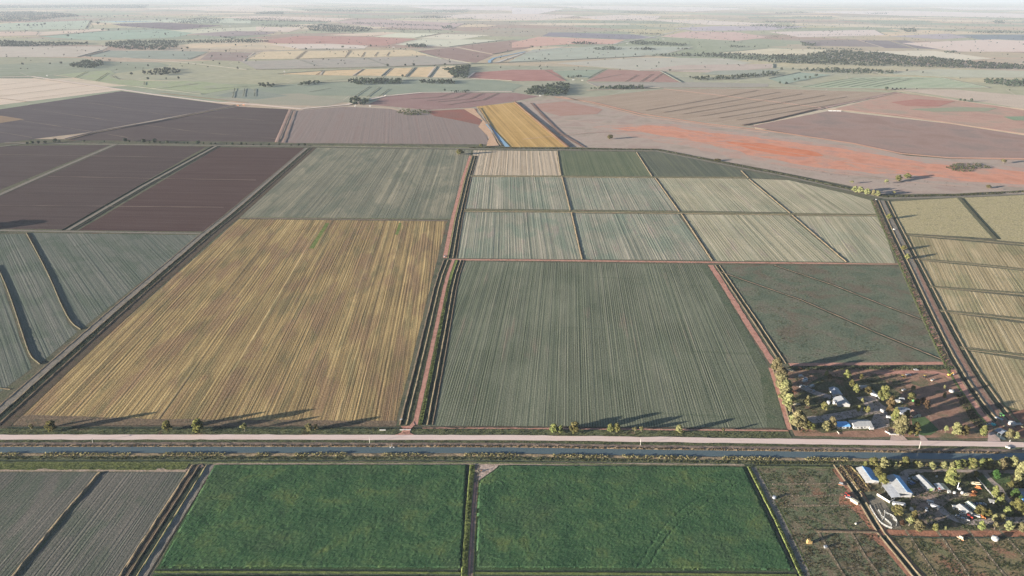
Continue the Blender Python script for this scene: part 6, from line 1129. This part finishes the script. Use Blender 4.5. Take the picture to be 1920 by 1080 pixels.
block('regulator', 'white concrete regulator at the top of the right drain', 'regulator', 1643, 375, (2.6, 1.8, 1.8), .2); block('regulator', 'white concrete regulator in the middle of the right drain', 'regulator', 1676.5, 431, (2.6, 3.0, 2.0), .2); block('regulator', 'white regulator where the drain leaves the paddock', 'regulator', 1873.5, 811, (3.4, 1, 2.6), .3, parts=(((0, 0, 3.4), (.5, .5, 1.6), 'gate_post', W_WHITE),))
block('regulator', 'canal gate with two white piers beside the crossing', 'regulator', 732, 839.5, (1.2, 1.2, .9), 0, parts=(((3.2, 0, .5), (1.2, 1.2, 1.0), 'pier', W_WHITE), ((1.4, .6, 1.9), (.35, .35, 3.8), 'gate_post', CARS)))
block('canal_wing_wall', 'sandy concrete wing wall where the canal widens', 'wall', 1889.5, 840, (4, 2, 1.6), -.9, CONC); block('road_marker', 'white marker post on the road edge at the right', 'post', 1893, 829, (.5, .5, 2.4)); block('road_marker', 'small white marker post at the right edge below the road', 'post', 1917.5, 845, (.5, .5, 2.0))
block('loading_ramp', 'grey ramp at the end of the right drain', 'ramp', 1873, 785.5, (7, 2.5, 1.0), -.9, STEEL)
cw = block('bunker_wall', 'pale concrete L shaped feed wall above the stock yards', 'wall', 1656, 936, (12, .5, 2.0), -1.05, CONC); MB().box((5.6, 3.6, 1.0), (.5, 7.2, 2.0)).obj('wall', CONC, cw)
au = empty('grain_auger', G(1794, 919), .9); tag(au, 'tall leaning grain auger beside the autumn coloured tree', 'auger'); MB().cyl((0, 0, .6), (2.2, 0, 9), .28, .24, 10).obj('tube', STEEL, au); MB().cyl((1.2, -.9, 0), (1.3, 0, 5), .1, .1, 6).obj('strut', STEEL, au); MB().box((0, 0, .5), (1.0, 1.0, .9), taper=.6).obj('hopper', STEEL, au)
def pile(name, label, cat, px, py, n, L, mt, seed=0, ang=0):
    r = empty(name, G(px, py), ang); tag(r, label, cat); g = random.Random(seed); mb_ = MB()
    for k in range(n): mb_.box((g.uniform(-2, 2), g.uniform(-1.6, 1.6), .2 + .28 * (k % 4)), (L * g.uniform(.6, 1.1), .3, .24), rz=g.uniform(-.5, .5))
    mb_.obj('stack', mt, r)
pile('timber_pile', 'heap of pale timber under the tree belt', 'timber', 1494, 759, 22, 5, CREAMP, 1, .2); pile('timber_pile', 'pile of tan timber in the yard beside the tanks', 'timber', 1811, 927, 22, 5, CREAMP, 2, .1); pile('scrap_heap', 'heap of rusty scrap right of the tan timber pile', 'scrap', 1822, 928, 24, 4, RUST, 3); pile('scrap_heap', 'dark rusty scrap heap in the cattle corner', 'scrap', 1640, 906, 22, 4, WOODM, 4); pile('scrap_heap', 'scrap heap in front of the machinery shed corner', 'scrap', 1707, 929.5, 16, 3, CREAMP, 6)
pile('timber_pile', 'rusty timber heap left of the livestock shed', 'timber', 1612, 890, 26, 4, WOODM, 8, -.9)
r = empty('hay_stack', G(1517, 1018.5), .1); r.scale = (.85, .85, .85); tag(r, 'yellow hay stack in the lower pasture casting a long shadow', 'hay stack')
for k, (x, y, z) in enumerate(((-1.2, 0, .75), (1.2, 0, .75), (-1.2, 0, 2.25), (1.2, 0, 2.25), (-.8, 0, 3.7))): MB().box((x, y, z), (2.3, 2.4, 1.45), rz=.03 * (k - 2)).obj('bale', HAYM, r)
block('feed_bin', 'small dark feed bin on the lower pasture fence', 'bin', 1547.5, 1027, (2, 2, 1.8), .2, STEEL)
# curved white stock yard fences
def fence(name, label, cat, line, h, mt, step=3.0, rails=4, postmt=None, group=None, curve=0, maxp=95):
    w_ = [G(*p) for p in line]
    if curve: w_ = smooth_line(w_, curve)
    w_ = dense(w_, step)
    while len(w_) > maxp: w_ = w_[::2]
    r = empty(name, w_[0]); tag(r, label, cat, group); o = w_[0]
    mb_ = MB()
    for a, b in zip(w_[:-1], w_[1:]):
        d = b - a; L = d.length; an = math.atan2(d.y, d.x)
        for k in range(rails): mb_.box(((a + b) / 2 - o + Vector((0, 0, h * (k + 1) / rails - .05))), (L, .08 if rails > 2 else .02, .12 if rails > 2 else .02), rz=an)
    mb_.obj('rail' if rails > 2 else 'wire', mt, r)
    pm = MB().box((0, 0, h / 2 + .05), (.16, .16, h + .1)).obj('post', postmt or mt, r)
    for k, p in enumerate(w_):
        q = pm if k == 0 else pm.copy()
        if k: COL.objects.link(q); q.parent = r
        q.location = p - o
RAILM = paint('pale pen rails', (.55, .55, .52), .6, .2)
SY = lambda zx, zy: (1560 + zx * .1296, 860 + zy * .1296)
for k, (ln, lb) in enumerate((([(545, 690), (560, 730), (620, 830), (700, 940), (770, 985), (860, 1015)], 'long curved outer fence on the left of the stock yards'), ([(755, 770), (775, 800), (870, 835), (925, 890), (938, 940), (925, 980)], 'curved outer fence on the right of the stock yards'), ([(665, 760), (690, 790), (715, 855), (745, 860)], 'short inner fence at the top of the stock yards'),
     ([(745, 870), (720, 900)], 'tiny inner fence in the middle of the stock yards'), ([(755, 880), (800, 910), (850, 960), (855, 980)], 'curved inner fence at the foot of the stock yards'), ([(880, 840), (885, 890), (930, 910)], 'small inner fence at the right of the stock yards'), ([(760, 780), (758, 850)], 'straight race fence in the stock yards'))):
    fence('stockyard_fence', lb, 'fence', [SY(*p) for p in ln], 1.8, RAILM, 2.4, 5, group='stock yard fences', curve=1)
for k, ln in enumerate(([(1535, 1000), (1558, 1040), (1584, 1082)], [(1597, 1001), (1620, 1040), (1650, 1082)], [(1698, 995), (1755, 1080)], [(1756, 995), (1816, 1080)], [(1815, 995), (1886, 1082)], [(1874, 995), (1925, 1050)])):
    fence('paddock_fence', 'post and wire paddock fence, %s from the left along the bottom right corner' % ORD[k], 'fence', ln, 1.25, WOODM, 5, 2, WOODM, 'paddock fences in the bottom right corner')
for k, ln in enumerate(([(1448, 909), (1580, 907)], [(1462, 931), (1590, 929)], [(1478, 949), (1595, 949)])):
    fence('paddock_fence', 'post and wire fence across the upper pasture, %s from the top' % ORD[k], 'fence', ln, 1.25, WOODM, 5, 2, WOODM, 'fences across the upper pasture')
fence('garden_fence', 'pale garden fence slanting past the white trailer', 'fence', [(1830, 896), (1856, 925), (1880, 950)], 1.3, W_WHITE, 3, 3, group=None)
fence('garden_fence', 'dark wire fence between the cottages and the shadowed paddock', 'fence', [(1722, 757), (1745, 785), (1765, 808)], 1.3, STEEL, 4, 2, WOODM)
ribbon('drain_pipe', [(1569.5, 810), (1572, 812), (1573.5, 815)], [(-.4, .3, 0), (0, .7, 0), (.4, .3, 0)], [CONC], None, step=1, wobble=0, hn=0)

pu = block('pump_stand', 'small rusty pump stand on the bare beige corner between the green crops', 'pump', 903, 884, (1.6, 1.2, .5), .3, CONC, parts=(((0, 0, 1.1), (.9, .7, 1.1), 'pump', RUST), ((.8, 0, .7), (.9, .25, .25), 'outlet', STEEL)))
pile('scrap_heap', 'little heap of brush beside the pump stand', 'brush', 897, 885, 18, 3, WOODM, 12)
